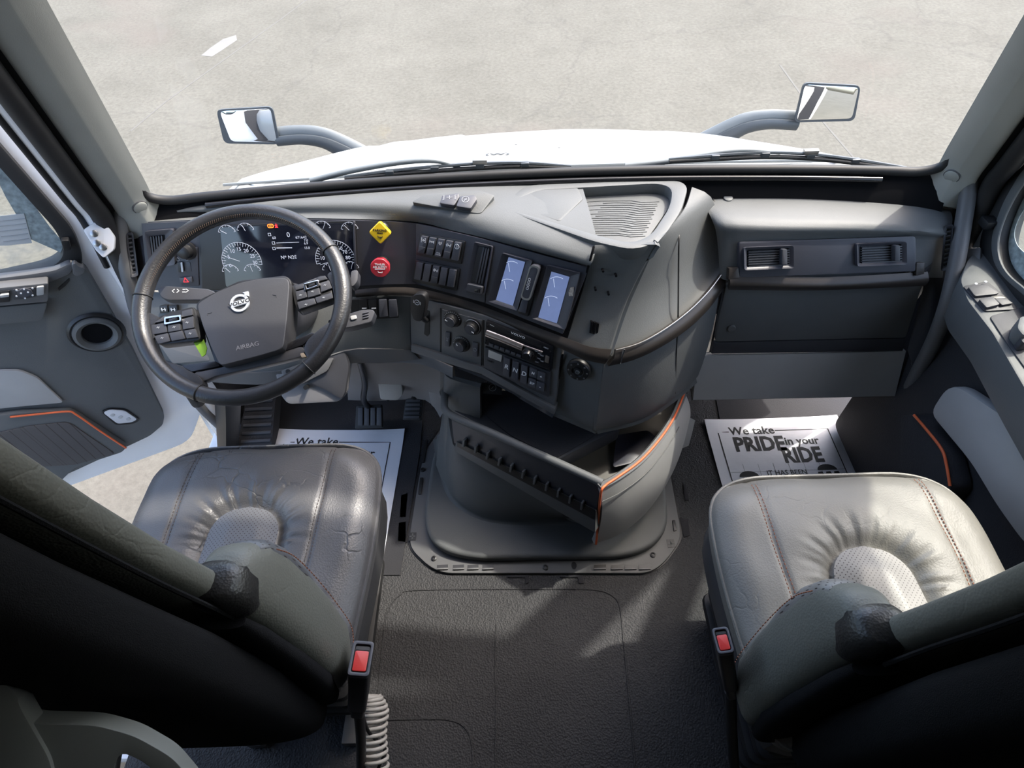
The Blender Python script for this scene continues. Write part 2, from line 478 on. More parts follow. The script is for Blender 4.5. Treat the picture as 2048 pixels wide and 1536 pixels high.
def ground_mat():
    m = bpy.data.materials.new('concrete_ground'); m.use_nodes = True
    nt = m.node_tree; b = nt.nodes['Principled BSDF']; b.inputs['Roughness'].default_value = .9
    b.inputs['Specular IOR Level'].default_value = .2
    tc = nt.nodes.new('ShaderNodeTexCoord')
    def noise(s, d=5, r=.6):
        n = nt.nodes.new('ShaderNodeTexNoise'); n.inputs['Scale'].default_value = s; n.inputs['Detail'].default_value = d
        n.inputs['Roughness'].default_value = r
        nt.links.new(tc.outputs['Object'], n.inputs['Vector']); return n
    def ramp(src, p0, c0, p1, c1):
        r = nt.nodes.new('ShaderNodeValToRGB'); e = r.color_ramp.elements
        e[0].position = p0; e[0].color = c0; e[1].position = p1; e[1].color = c1
        nt.links.new(src, r.inputs['Fac']); return r.outputs['Color']
    def mix(f, a, c, mode='MIX'):
        x = nt.nodes.new('ShaderNodeMix'); x.data_type = 'RGBA'; x.blend_type = mode
        if isinstance(f, float): x.inputs[0].default_value = f
        else: nt.links.new(f, x.inputs[0])
        for s, v in ((6, a), (7, c)):
            if isinstance(v, tuple): x.inputs[s].default_value = v
            else: nt.links.new(v, x.inputs[s])
        return x.outputs[2]
    base = ramp(noise(.9, 8, .65).outputs['Fac'], .3, (.104, .099, .083, 1), .72, (.134, .128, .109, 1))
    fine = ramp(noise(26, 4).outputs['Fac'], .3, (.84, .84, .84, 1), .7, (1.14, 1.14, 1.14, 1))
    c = mix(1.0, base, fine, 'MULTIPLY')
    stain = ramp(noise(.33, 3).outputs['Fac'], .56, (0, 0, 0, 1), .72, (.55, .55, .55, 1))
    c = mix(stain, c, (.128, .108, .094, 1))
    nd = noise(1.6, 3)
    mv = nt.nodes.new('ShaderNodeMix'); mv.data_type = 'RGBA'; mv.blend_type = 'LINEAR_LIGHT'; mv.inputs[0].default_value = .35
    nt.links.new(tc.outputs['Object'], mv.inputs[6]); nt.links.new(nd.outputs['Color'], mv.inputs[7])
    vo = nt.nodes.new('ShaderNodeTexVoronoi'); vo.feature = 'DISTANCE_TO_EDGE'; vo.inputs['Scale'].default_value = .23
    nt.links.new(mv.outputs[2], vo.inputs['Vector'])
    crack = ramp(vo.outputs['Distance'], .0, (.35, .35, .35, 1), .006, (0, 0, 0, 1))
    c = mix(crack, c, (.08, .076, .068, 1))
    nt.links.new(c, b.inputs['Base Color'])
    bp = nt.nodes.new('ShaderNodeBump'); bp.inputs['Strength'].default_value = .35; bp.inputs['Distance'].default_value = .01
    nt.links.new(noise(60, 4).outputs['Fac'], bp.inputs['Height']); nt.links.new(bp.outputs['Normal'], b.inputs['Normal'])
    return m
M['ground'] = ground_mat()
def glass_mat(name, tint, refl=.04, dust=0.0):
    m = bpy.data.materials.new(name); m.use_nodes = True
    nt = m.node_tree; nt.nodes.clear()
    o = nt.nodes.new('ShaderNodeOutputMaterial'); t = nt.nodes.new('ShaderNodeBsdfTransparent'); t.inputs[0].default_value = tint
    g = nt.nodes.new('ShaderNodeBsdfGlossy'); g.inputs['Roughness'].default_value = .02
    x = nt.nodes.new('ShaderNodeMixShader'); x.inputs[0].default_value = refl
    nt.links.new(t.outputs[0], x.inputs[1]); nt.links.new(g.outputs[0], x.inputs[2])
    last = x
    if dust:
        d = nt.nodes.new('ShaderNodeBsdfDiffuse'); d.inputs[0].default_value = (.6, .62, .62, 1)
        tc = nt.nodes.new('ShaderNodeTexCoord'); n = nt.nodes.new('ShaderNodeTexNoise'); n.inputs['Scale'].default_value = 40; n.inputs['Detail'].default_value = 8
        nt.links.new(tc.outputs['Object'], n.inputs['Vector'])
        r = nt.nodes.new('ShaderNodeValToRGB'); r.color_ramp.elements[0].position = .45; r.color_ramp.elements[1].position = .75
        r.color_ramp.elements[1].color = (dust, dust, dust, 1)
        nt.links.new(n.outputs['Fac'], r.inputs[0])
        y = nt.nodes.new('ShaderNodeMixShader'); nt.links.new(r.outputs[0], y.inputs[0])
        nt.links.new(x.outputs[0], y.inputs[1]); nt.links.new(d.outputs[0], y.inputs[2]); last = y
    nt.links.new(last.outputs[0], o.inputs[0]); return m
M['glass'] = glass_mat('windshield_glass', (.98, .985, .98, 1), .012, .03)
M['sideglass'] = glass_mat('side_glass', (.93, .95, .94, 1), .04, .25)
M['frost'] = mat('dusty_glass_border', (.33, .39, .40, 1), .5, var=.35, vscale=90)
# ================================================================ THE SETTING
def uvs(fr, pix):
    return [q.copy() if isinstance(q, Vector) else Vector(fr.at(*q)) for q in pix]
def L(u, v): return Vector((u, v))
GZ = -1.15
GR = Frame((0, 0, GZ), (1, 0, 0), (0, 0, 1))
ground = PL('ground', GR, [(-60, -60), (60, -60), (60, 60), (-60, 60)], -.3, 0, M['ground'], bev=0)
setp(ground, 'sunlit pale grey concrete yard outside the cab', 'ground', kind='structure')
P('paint_patch', GR, [(402, 111), (420, 96), (446, 78), (472, 70), (474, 80), (446, 99), (424, 113)], .0, .002, mat('yard_paint', (.165, .16, .148, 1), .8), ground, bev=0)
# joints running across the yard
STROKES('joint', GR, [uvs(GR, [(262, 262), (330, 205), (420, 140), (560, 40), (640, -20)])], .02, .001, mat('joint_line', (.112, .107, .096, 1), .9), ground)
STROKES('joint', GR, [uvs(GR, [(1560, 130), (1610, 200), (1660, 260), (1720, 330)])], .02, .001, bpy.data.materials['joint_line'], ground)

floor = PL('floor', Frame((0, 0, 0), (1, 0, 0), (0, 0, 1)), [(-1.08, -2), (1.06, -2), (1.06, 1.6), (-1.08, 1.6)], -.06, 0, M['floor'], bev=0)
setp(floor, 'dark grey pebbled rubber cab floor', 'floor', kind='structure')
FL = Frame((0, 0, 0), (1, 0, 0), (0, 0, 1))
def weld(name, pix, w=.007, h=.002, m=None):
    v, f = tube_geo(smooth_path([FL.w(*Vector(FL.at(*q))) for q in pix], 5), w/2, 6)
    return mk(name, v, f, m or M['floor'], floor, smooth=40)
weld('floor_seam', [(745, 1536), (752, 1440), (768, 1260), (778, 1215), (800, 1190), (840, 1180), (1100, 1178), (1190, 1180), (1225, 1192), (1240, 1215), (1248, 1290), (1262, 1440), (1272, 1560)], .006)
weld('floor_seam', [(770, 1440), (850, 1438), (900, 1440), (930, 1455), (944, 1490), (946, 1560)], .006)
weld('floor_seam', [(992, 1250), (990, 1330), (992, 1400), (990, 1560)], .005)
P('footwell_mat', FL, [(470, 800), (850, 780), (840, 900), (800, 1150), (560, 1150), (460, 900)], 0, .004, M['footfloor'], floor, bev=0)
P('footwell_mat', FL, [(1425, 760), (1800, 760), (2000, 1000), (1960, 1010), (1465, 970)], 0, .004, M['footfloor'], floor, bev=0)

ceil = PL('ceiling', FL, [(-1.1, -2), (1.1, -2), (1.1, 1.03), (-1.1, 1.03)], 2.1, 2.16, mat('headliner', (.42, .42, .40, 1), .9), bev=0)
setp(ceil, 'pale grey cab headliner', 'ceiling', kind='structure')
wb = box('wall_back', (0, -2.03, 1.05), (2.2, .06, 2.2), mat('sleeper_wall', (.16, .16, .155, 1), .9), bev=0)
setp(wb, 'grey sleeper back wall', 'wall', kind='structure')
SW = M['pillar']
for sd, s in (('left', -1), ('right', 1)):
    w = empty('wall_'+sd, (s*1.08, -.9, 0), 'grey cab side wall behind the %s door' % ('driver' if s < 0 else 'passenger'), 'wall', kind='structure')
    box('side_panel', (s*1.08, -1.03+(.12 if s < 0 else 0), 1.05), (.06, 1.94+(.24 if s < 0 else 0), 2.1), bpy.data.materials['sleeper_wall'], w, bev=0)
    box('door_header', (s*1.0, .45, 1.89), (.16, 1.04, .42), SW, w, bev=.02)
    box('outer_skin', (s*1.125, -1.0, .75), (.03, 2.0, 2.8), M['white'], w, bev=.01)
box('footwell_liner', (-1.05, 1.33, .28), (.02, .22, .56), M['footfloor'], bpy.data.objects['wall_left'], bev=.004)
wf = sheet('wall_front', [[(-1.08, 1.02, 2.12), (0, 1.09, 2.12), (1.08, 1.02, 2.12)], [(-.80, .98, 1.70), (0, 1.05, 1.70), (.80, .98, 1.70)]], M['pillar'], thick=.05, sub=(1, 4))
setp(wf, 'grey header panel above the windshield', 'wall', kind='structure')
fw_ = sheet('wall_firewall', [[(-1.08, 1.33, .80), (1.06, 1.33, .80)], [(-1.08, 1.5, .3), (1.06, 1.5, .3)], [(-1.08, 1.42, 0), (1.06, 1.42, 0)]], M['footfloor'], thick=.03)
setp(fw_, 'dark firewall behind the pedals', 'wall', kind='structure')

# ---- windshield
def ws_bot(x): return Vector((x, 1.30-.063*(x/.93)**2, .93))
def ws_top(x): return Vector((x*.785, 1.05-.063*(x/.93)**2, 1.74))
win = empty('window_1', (0, 1.3, .9), 'wide curved windshield with a black rubber gasket', 'windshield', kind='structure')
XS = [-.95, -.8, -.6, -.3, 0, .3, .6, .8, .95]
sheet('pane', [[ws_top(x) for x in XS], [ws_top(x).lerp(ws_bot(x), .5) for x in XS], [ws_bot(x)+Vector((0, .01, -.02)) for x in XS]], M['glass'], win, thick=.005, sub=(2, 2))
gp = [ws_bot(x) for x in XS]
gp = [ws_bot(-.935).lerp(ws_top(-.935), .10)+Vector((0, 0, 0)), ws_bot(-.93).lerp(ws_top(-.93), .03)] + [ws_bot(x) for x in (-.885, -.8, -.6, -.3, 0, .3, .6, .8, .885)] + [ws_bot(.93).lerp(ws_top(.93), .03), ws_bot(.935).lerp(ws_top(.935), .10)]
tube('gasket', [p+Vector((0, -.006, .0)) for p in gp], .011, M['rubber'], win, k=5)
tube('gasket_bead', [p+Vector((0, -.022, -.014)) for p in gp[3:-3]], .007, M['gloss'], win, k=5)
XC = [-.95, -.8, -.6, -.3, 0, .3, .6, .8, .95]
sheet('cowl_liner', [[ws_bot(x)+Vector((0, .0, -.005)) for x in XC], [ws_bot(x)+Vector((0, -.03, -.035)) for x in XC],
      [ws_bot(x)+Vector((0, -.06, -.10)) for x in XC]], M['liner'], win, thick=.01, sub=(2, 2))

# ---- A pillars with trim
def pil(s, z, t):
    I = Vector((.917-.237*(z-.93), 1.237-.308*(z-.93), z)); O = Vector((.985-.20*(z-.93), 1.185-.31*(z-.93), z))
    q = I.lerp(O, t); b = math.sin(math.pi*t)*.018
    q = q+Vector((-.45*b, -.9*b, .2*b)); q.x *= s
    return q
for s, nm in ((-1, 'trim_1'), (1, 'trim_2')):
    t = empty(nm, (s*.95, 1.2, .86), 'pale grey %s A-pillar trim with a round screw cap' % ('driver-side' if s < 0 else 'passenger-side'), 'pillar trim', kind='structure')
    TS = [0, .2, .42, .52, .8, 1]
    rows = [[pil(s, z, k) for k in TS] for z in (1.76, 1.5, 1.3, 1.12, 1.0, .94)]
    foot = []
    for k in TS:
        q = pil(s, .86, k); q = q+Vector((-s*.035*(1-k), -.02, 0)); foot.append(q)
    rows.append(foot)
    sheet('pillar_cover', rows, M['pillar'], t, thick=.02, sub=(3, 3), back=(s*.035, .03, -.025))
    # screw cap
    tcap = .40
    q0 = pil(s, .935, tcap); e1 = pil(s, .935, tcap+.1)-pil(s, .935, tcap-.1); e2 = pil(s, .975, tcap)-pil(s, .935, tcap)
    nn = e1.cross(e2).normalized()
    if nn.dot(CAM_O-q0) < 0: nn = -nn
    fr = Frame(q0, (1, 0, 0), nn)
    # dark jamb between the trim and the outer pillar
    sheet('door_jamb', [[pil(s, z, 1)+Vector((-s*.004, .006, 0)), Vector((s*(1.045-.20*(z-.93)), 1.185-.31*(z-.93), z))] for z in (1.76, 1.4, 1.15, .95, .80)], M['rubber'], t, thick=.01)
    lathe('screw_cap', fr, 0, 0, [(.0, -.004), (.0155, -.004), (.0155, .0025), (.013, .004), (0, .004)], M['pillar'], t, n=24)
    lathe('screw_cap_groove', fr, 0, 0, [(.0155, -.006), (.0175, -.006), (.0175, .0012), (.0155, .0012)], M['midgrey'], t, n=24)
    # rubber door seal beside the trim, and outer metal pillar
    sp = [Vector((s*(1.012-.20*(z-.93)), 1.165-.31*(z-.93), z)) for z in (1.75, 1.4, 1.15, 1.0, .93)]+[Vector((s*1.03, 1.15, .8)), Vector((s*1.05, 1.13, .55)), Vector((s*1.06, 1.12, .3))]
    tube('door_seal', sp, .021, M['rubber'], t, k=4)
    mp = [Vector((s*(1.045-.20*(z-.93)), 1.19-.31*(z-.93), z)) for z in (1.75, 1.4, 1.15, 1.0, .93)]+[Vector((s*1.065, 1.19, .8)), Vector((s*1.08, 1.18, .4)), Vector((s*1.09, 1.17, .0))]
    tube('pillar_metal', mp, .03, M['white'], t, k=4)
    tube('seal_lip', [p+Vector((s*.012, -.03, 0)) for p in mp[:6]], .007, M['rubber'], t, k=4)

# ---- passenger door (closed)
RD = Frame((1.0, 0, 0), (0, -1, 0), (-1, 0, 0))
d2 = empty('door_2', (1.03, .5, .05), 'closed passenger door with dark trim, grey insert and switch ledge', 'door', kind='structure')
PL('door_shell', RD, [(-1.19, -.02), (-1.19, .74), (.12, .80), (.12, -.02)], -.12, -.05, M['white'], d2, r=.04)
PL('trim_panel', RD, [(-1.16, .02), (-1.16, .66), (-1.06, .74), (.05, .78), (.05, .02)], -.05, -.01, M['footfloor'], d2, r=.03)
WR = Frame((1.03, 0, 0), (0, -1, 0), (-1, 0, 0))
P('window_frame', WR, [(2048, 195), (2075, 230), (2048, 292), (1995, 396), (1962, 474), (1958, 496), (1944, 496), (1954, 400), (2008, 285)], -.03, .0, mat('frame_grey', (.30, .32, .33, 1), .4), d2, r=.004, bev=.003)
RING('window_surround', WR, [(2062, 262), (1993, 392), (1958, 470), (1956, 530), (1980, 562), (2048, 614), L(-.06, .84), L(-.06, 1.66), L(-.88, 1.66)],
     [(2052, 345), (2011, 413), (1990, 476), (1993, 520), (2011, 552), (2048, 582), L(-.12, .90), L(-.12, 1.58), L(-.82, 1.58)], -.05, .004, M['rubber'], d2, ra=.03, rb=.05, bev=.006)
RING('glass_seal', WR, [(2049, 330), (2004, 405), (1980, 475), (1984, 524), (2006, 557), (2048, 592), L(-.11, .89), L(-.11, 1.59), L(-.83, 1.59)],
     [(2054, 352), (2014, 418), (1993, 477), (1996, 518), (2014, 550), (2050, 578), L(-.13, .91), L(-.13, 1.57), L(-.81, 1.57)], .003, .009, M['dash'], d2, ra=.03, rb=.05, bev=.003)
PLT = uvs(WR, [(2049, 345), (2005, 410), (1985, 476), (1988, 522), (2006, 556), (2048, 590)])
PL('pane', WR, PLT+[L(-.11, .89), L(-.11, 1.59), L(-.83, 1.59)], -.03, -.026, M['sideglass'], d2, bev=0)
RING('dusty_band', WR, [(2054, 352), (2012, 416), (1991, 477), (1994, 519), (2012, 551), (2049, 580), L(-.125, .905), L(-.125, 1.575), L(-.815, 1.575)],
     [(2085, 372), (2042, 425), (2027, 462), (2031, 486), (2042, 500), (2058, 512), L(-.18, .96), L(-.18, 1.52), L(-.78, 1.52)], -.0255, -.0245, M['frost'], d2, ra=.03, rb=.05, bev=0)
P('sill_corner', Frame((1.0, 1.08, .79), (0, -1, 0), (-.75, -.2, .63)), [(1925, 545), (1932, 498), (1962, 494), (1960, 530), (1984, 562), (1960, 572), (1930, 566)], -.03, .0, M['midgrey'], d2, r=.004, bev=.003)
box('seal_clip', (0, 0, 0), (.03, .02, .03), M['black'], d2, fr=Frame(px(1978, 445, 1.015), (0, -1, 0), (-1, 0, 0)))
# ledge with switches
RL = Frame((1.0, .9, .79), (1, 0, 0), (-.12, -.05, 1))
P('switch_ledge', RL, [(1921, 560), (1935, 520), (1962, 492), (2010, 560), (2060, 615), (2200, 800), (2160, 960), (2060, 795), (1985, 665), (1935, 600)], -.10, 0, M['dash'], d2, r=.012, bev=.01)
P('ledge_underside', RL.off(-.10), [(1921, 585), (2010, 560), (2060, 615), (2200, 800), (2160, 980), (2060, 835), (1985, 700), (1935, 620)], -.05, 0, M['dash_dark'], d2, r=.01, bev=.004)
sp_ = P('switch_panel', RL, [(1926, 572), (1975, 562), (2034, 612), (2036, 618), (1970, 622)], .0, .004, M['dash_dark'], d2, r=.006)
P('mirror_switch', RL, [(1936, 573), (1972, 567), (2000, 585), (1992, 588), (1950, 592)], .004, .010, M['dash_dark'], sp_, r=.005)
P('lock_switch', RL, [(1958, 598), (1985, 592), (2001, 608), (1973, 615)], .004, .012, M['dash_dark'], sp_, r=.004)
P('window_switch', RL, [(1990, 597), (2013, 596), (2027, 606), (2004, 610)], .004, .010, M['dash_dark'], sp_, r=.003)
P('switch_well', RL, [(1980, 591), (2003, 590), (2013, 596), (1990, 597)], .004, .006, M['black'], sp_, r=.002)
for q in ((1948, 574), (1967, 570)):
    a = RL.at(*q); PL('indicator', RL, circ(*a, .003, 8), .010, .0108, M['print'], sp_, bev=0)
P('pull_recess', RL, [(1979, 632), (2060, 610), (2150, 760), (2100, 800), (2050, 735), (2010, 680)], .0, .003, M['dash_dark'], d2, r=.01)
P('door_handle', RL, [(2040, 632), (2070, 628), (2090, 660), (2048, 672), (2034, 655)], .003, .04, M['dash'], d2, r=.008, bev=.006)
P('door_lever', RL, [(2034, 662), (2060, 656), (2075, 680), (2046, 686)], .003, .03, M['dash_dark'], d2, r=.006, bev=.005)
P('defrost_slot', Frame((1.0, 1.1, .76), (0, -1, 0), (-.8, -.25, .55)), [(1927, 518), (1937, 514), (1945, 550), (1925, 552)], .0, .006, M['black'], d2, r=.004)
P('pocket_recess', Frame((.975, 0, 0), (0, -1, 0), (-1, 0, 0)), [(2010, 735), (2060, 775), (2120, 860), (2100, 900), (2048, 850), (2020, 815)], -.01, .005, M['midgrey'], d2, r=.02)
P('grey_insert', Frame((.975, 0, 0), (0, -1, 0), (-1, 0, 0)), [(1858, 826), (1890, 776), (1915, 772), (2060, 868), (2200, 1000), (2200, 1200), (2048, 1090), (1992, 1012), (1940, 925)], -.02, .012, M['grey'], d2, r=.03, bev=.008)
KP = Frame((.955, 0, 0), (0, -1, 0), (-1, 0, 0))
P('speaker_pod', KP, [(1800, 830), (1830, 830), (1888, 905), (1905, 975), (1880, 1010), (1800, 940)], -.05, .0, M['footfloor'], d2, r=.02, bev=.006)
tube('orange_piping', [px(*q, .952) for q in ((1828, 830), (1852, 858), (1883, 898), (1893, 930), (1900, 972))], .0035, M['orange'], d2, k=5, n=8)

# ---- driver door (open)
_a = R_(63)
LDn = Vector((math.cos(_a), -math.sin(_a), 0)); LDu = Vector((math.sin(_a), math.cos(_a), 0))
LD = Frame((-1.06, 1.2, 0), LDu, LDn)
def ld(d, z): return L(-d, z)
d1 = empty('door_1', (-1.4, 1.0, .1), 'open white driver door with dark trim panel, speaker and window', 'door', kind='structure')
OUT = [ld(.155, .06), ld(.05, .20), ld(.0, .55), ld(-.005, .93), ld(.02, 1.22), ld(.16, 1.62), ld(.32, 1.74), ld(1.05, 1.78), ld(1.05, .06), ld(.6, .075)]
INN = [ld(.16, .80), ld(.11, .815), ld(.085, .84), ld(.07, .90), ld(.095, 1.2), ld(.22, 1.56), ld(.36, 1.66), ld(.97, 1.70), ld(.97, .88), ld(.55, .835)]
RING('door_shell', LD, OUT, INN, -.07, -.012, M['white'], d1, ra=.05, rb=.03, local=True, bev=.008)
RING('glass_seal', LD, [ld(.155, .775), ld(.10, .79), ld(.072, .825), ld(.052, .90), ld(.078, 1.2), ld(.20, 1.575), ld(.36, 1.68), ld(.99, 1.72), ld(.99, .855), ld(.55, .81)],
     [ld(.16, .822), ld(.122, .832), ld(.098, .855), ld(.085, .905), ld(.11, 1.2), ld(.235, 1.55), ld(.37, 1.645), ld(.955, 1.68), ld(.955, .90), ld(.55, .855)], -.05, .0, M['rubber'], d1, ra=.03, rb=.03, local=True, bev=.004)
PL('pane', LD, [ld(.12, .80), ld(.085, .84), ld(.07, .90), ld(.10, 1.2), ld(.23, 1.56), ld(.37, 1.65), ld(.96, 1.69), ld(.96, .88)], -.035, -.030, M['sideglass'], d1, bev=0)
P('dusty_band', LD, [(-60, 200), (-20, 330), (12, 395), (48, 455), (60, 478), (92, 492), (128, 508), (122, 480), (100, 455), (75, 420), (30, 360), (-10, 270)], -.0295, -.028, M['frost'], d1, bev=0)
stk = P('window_sticker', LD, [(-35, 436), (48, 427), (64, 486), (16, 491), (-20, 492)], -.0275, -.0268, mat('sticker', (.52, .54, .55, 1), .6), d1, bev=0)
for k in range(5):
    y = 440+k*10
    a = LD.off(-.0265).at(-10+k*4, y+3); b = LD.off(-.0265).at(50+k*2, y-3)
    STROKES('sticker_line', LD, [[a, b]], .0015, -.0265, mat('sticker_ink', (.34, .36, .38, 1), .6) if k == 0 else bpy.data.materials['sticker_ink'], stk)
P('seal_clip', LD, [(122, 482), (138, 481), (143, 500), (128, 503)], .0, .018, M['black'], d1, r=.004)
tp = P('trim_panel', LD, [(0, 572), (90, 558), (140, 545), (147, 528), (157, 532), (171, 537), (205, 595), (265, 700), (329, 832), (326, 850), (300, 872), (262, 890), ld(.47, .155), ld(.6, .15), ld(1.0, .15), ld(1.0, .80)], -.012, .012, M['dash'], d1, r=.012, bev=.005)
P('sill_trim', LD, [(-30, 560), (60, 549), (110, 541), (137, 528), (148, 530), (140, 548), (100, 565), (-30, 580)], .0, .022, M['midgrey'], d1, r=.01, bev=.004)
P('defrost_slot', LD, [(116, 577), (128, 566), (138, 557), (138, 563), (131, 572), (118, 582)], .012, .0145, M['black'], d1, bev=0)
P('corner_cap', LD, [(143, 530), (150, 526), (158, 534), (168, 536), (170, 545), (156, 553), (147, 551)], .012, .03, M['midgrey'], d1, r=.006, bev=.004)
sw = P('switch_panel', LD, [(-60, 582), (97, 566), (96, 604), (-60, 618)], .012, .05, M['midgrey'], d1, r=.006, bev=.004)
P('switch_panel_lower', LD, [(-60, 620), (95, 606), (86, 638), (78, 642), (-60, 655)], .012, .035, M['dash'], d1, r=.006, bev=.003)
P('window_switch', LD, [(-4, 584), (20, 581), (20, 604), (-4, 606)], .05, .053, M['black'], sw, r=.003)
P('window_switch_key', LD, [(0, 591), (18, 589), (18, 594), (0, 596)], .053, .060, M['grey'], sw, r=.002)
P('mirror_switch', LD, [(25, 579), (72, 574), (72, 594), (50, 598), (26, 600)], .05, .053, M['dash_dark'], sw, r=.004)
P('mirror_key', LD, [(34, 583), (48, 576), (62, 580), (66, 588), (50, 596), (36, 593)], .053, .057, M['key'], sw, r=.003)
P('lock_switch', LD, [(73, 575), (88, 573), (88, 590), (73, 592)], .05, .056, M['grey'], sw, r=.003)
for q in ((33, 581), (48, 579), (65, 577), (33, 593), (50, 597), (65, 591), (42, 587), (56, 585)):
    PL('indicator', LD, circ(*LD.off(.058).at(*q), .002, 6), .056, .0582, M['print'], sw, bev=0)
# round speaker / vent
sc = LD.off(.012).at(194, 664)
lathe('vent_surround', LD, *sc, [(.062, .010), (.066, .016), (.060, .022), (.052, .020), (.046, .010), (.043, .0125)], M['black'], d1, n=36)
lathe('vent_ring', LD, *sc, [(.056, .016), (.054, .026), (.046, .030), (.036, .022), (.034, .014)], M['dash'], d1, n=36)
lathe('vent_bore', LD, *sc, [(0, .0135), (.0335, .0135), (.0335, .0172), (0, .0172)], M['liner'], d1, n=30)
P('grey_insert', LD, [(0, 742), (40, 742), (75, 756), (128, 806), (60, 812), (-40, 822), ld(.6, .45), ld(.6, .62)], .012, .022, M['grey'], d1, r=.01, bev=.005)
P('speaker_pod', LD, [(-40, 836), (40, 826), (140, 822), (160, 832), (255, 893), (245, 905), (150, 936), ld(.55, .13), ld(.8, .13), ld(.8, .42)], .012, .030, M['dash'], d1, r=.01, bev=.005)
tube('orange_piping', [LD.w(*LD.off(.033).at(*q), .033) for q in ((20, 834), (80, 828), (135, 823), (152, 829), (200, 862), (252, 896))], .0028, M['orange'], d1, k=4, n=8)
P('speaker_grille', LD, [(55, 853), (132, 845), (145, 850), (230, 908), (150, 930), (60, 935), (-20, 870)], .030, .034, M['mesh_holes'], d1, r=.008)
lp = P('door_lamp', LD, [(202, 824), (218, 817), (252, 819), (281, 840), (268, 848), (232, 851)], .012, .017, M['black'], d1, r=.01)
P('lens', LD, [(206, 826), (220, 820), (250, 822), (275, 839), (264, 845), (235, 848)], .017, .021, M['lamp_lens'], lp, r=.008, bev=.002)
for q in ((225, 830), (241, 834), (257, 838)):
    lathe('led', LD, *LD.off(.021).at(*q), [(.0065, .020), (.0055, .0225), (0, .023)], mat('led_dome', (.5, .5, .5, 1), .15) if q[0] == 225 else bpy.data.materials['led_dome'], lp, n=12)
# hinge
hg = P('hinge', Frame((-1.02, 1.125, .86), (.6, .8, 0), (.45, -.75, .48)), [(165, 460), (195, 440), (212, 445), (230, 475), (228, 500), (207, 517), (190, 500)], -.02, .02, M['white'], d1, r=.006, bev=.005)
HF = Frame((-1.02, 1.125, .86), (.6, .8, 0), (.45, -.75, .48))
for q in ((189, 467), (195, 486), (207, 494)):
    lathe('hinge_bolt', HF, *HF.off(.02).at(*q), [(.0, .019), (.008, .019), (.008, .026), (.004, .028), (0, .028)], M['steel'], hg, n=12)
# cab sill and outer skin below the open door
sill = empty('sill_panel', (-1.14, 1.0, -.1), 'white painted door sill and side skin below the open driver door', 'sill')
box('sill_plate', (-1.12, .86, -.03), (.11, 1.28, .06), M['white'], sill, bev=.01)
box('side_skin', (-1.165, .55, -.32), (.04, 1.9, .58), M['white'], sill, bev=.012)
box('step_slot', (-1.182, 1.02, -.12), (.02, .07, .05), M['black'], sill, bev=.004)
P('amber_marker', Frame((-1.20, 1.3, 0), (1, 0, 0), (-.3, -.8, .5)), [(352, 850), (378, 834), (380, 838), (354, 855)], 0, .006, M['amber'], sill)
fen = sheet('fender', [[(-1.16, 1.28, .55), (-1.05, 1.32, .62)], [(-1.2, 1.26, .2), (-1.08, 1.3, .2)], [(-1.22, 1.24, -.2), (-1.1, 1.28, -.2)]], M['white'], thick=.02)
setp(fen, 'white fender panel seen past the driver door hinge', 'fender')

# ================================================================ HOOD, WIPERS, MIRRORS
def hood_row(Y, Zc, w, drop):
    r = []
    for t in (-1.04, -1.02, -.97, -.88, -.7, -.4, 0, .4, .7, .88, .97, 1.02, 1.04):
        a = abs(t)
        z = Zc-drop*a*a
        if a > .9: z -= (a-.9)**1.6*3.2*1.5
        if a > 1.03: z -= .25
        r.append((t*w, Y, z))
    return r
hood = empty('truck_hood', (0, 2.0, 0), 'white sloping truck hood beyond the windshield', 'hood')
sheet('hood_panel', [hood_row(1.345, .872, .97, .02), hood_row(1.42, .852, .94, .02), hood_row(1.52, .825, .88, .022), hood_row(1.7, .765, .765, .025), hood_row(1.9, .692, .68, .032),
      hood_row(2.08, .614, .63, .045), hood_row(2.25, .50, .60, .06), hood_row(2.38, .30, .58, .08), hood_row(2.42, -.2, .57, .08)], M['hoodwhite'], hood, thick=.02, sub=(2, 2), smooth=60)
# raised cowl edge line
HB = Frame((0, 1.6, .80), (1, 0, 0), (0, .33, .944))
tube('hood_seam', [(x, 1.455, .852-.02*(x/.94)**2) for x in (-.86, -.5, 0, .5, .86)], .004, M['mirror_case'], hood, k=4, n=6)
a = py(995, 309, 1.66)
TEXT('hood_mark', '(W)', Frame((0, 1.66, .778), (1, 0, 0), (0, .32, .947)), a.x, 0, .035, .002, M['mirror_dark'], hood, sx=1.3)
for q in ((1032, 292), (1090, 308), (1118, 298), (1052, 318)):
    a = py(*q, 1.7); lathe('paint_chip', Frame((a.x, a.y, a.z+.004), (1, 0, 0), (0, .33, .94)), 0, 0, [(.004, 0), (.004, .001), (0, .001)], M['mirror_dark'], hood, n=6)

def wiper(lbl, arm, blade, Y0, flip):
    w = empty('windshield_wiper', py(*arm[0], Y0), lbl, 'wiper', 'windshield wipers')
    ap = [py(x, y, Y0-.004*i) for i, (x, y) in enumerate(arm)]
    tube('wiper_arm', ap, [.008, .007, .006, .004], M['mirror_case'], w, k=5, n=8, sq=1.0)
    bp = [py(x, y, Y0-.02) for (x, y) in blade]
    tube('wiper_blade', bp, .0055, M['rubber'], w, k=6, n=8)
    bs = [py(x, y-4-5*math.sin(math.pi*i/(len(blade)-1)), Y0-.018) for i, (x, y) in enumerate(blade)]
    tube('wiper_frame', bs, .004, M['mirror_dark'], w, k=6, n=6)
    n = len(blade)
    for i in range(1, n-1):
        mid = (bp[i]+bs[i])/2
        box('claw', mid, (.02, .012, .014), M['mirror_dark'], w, bev=.002)
    m = (bs[n//2]); box('pivot', m+Vector((0, 0, .006)), (.035, .012, .012), M['steel'], w, bev=.002)
    return w
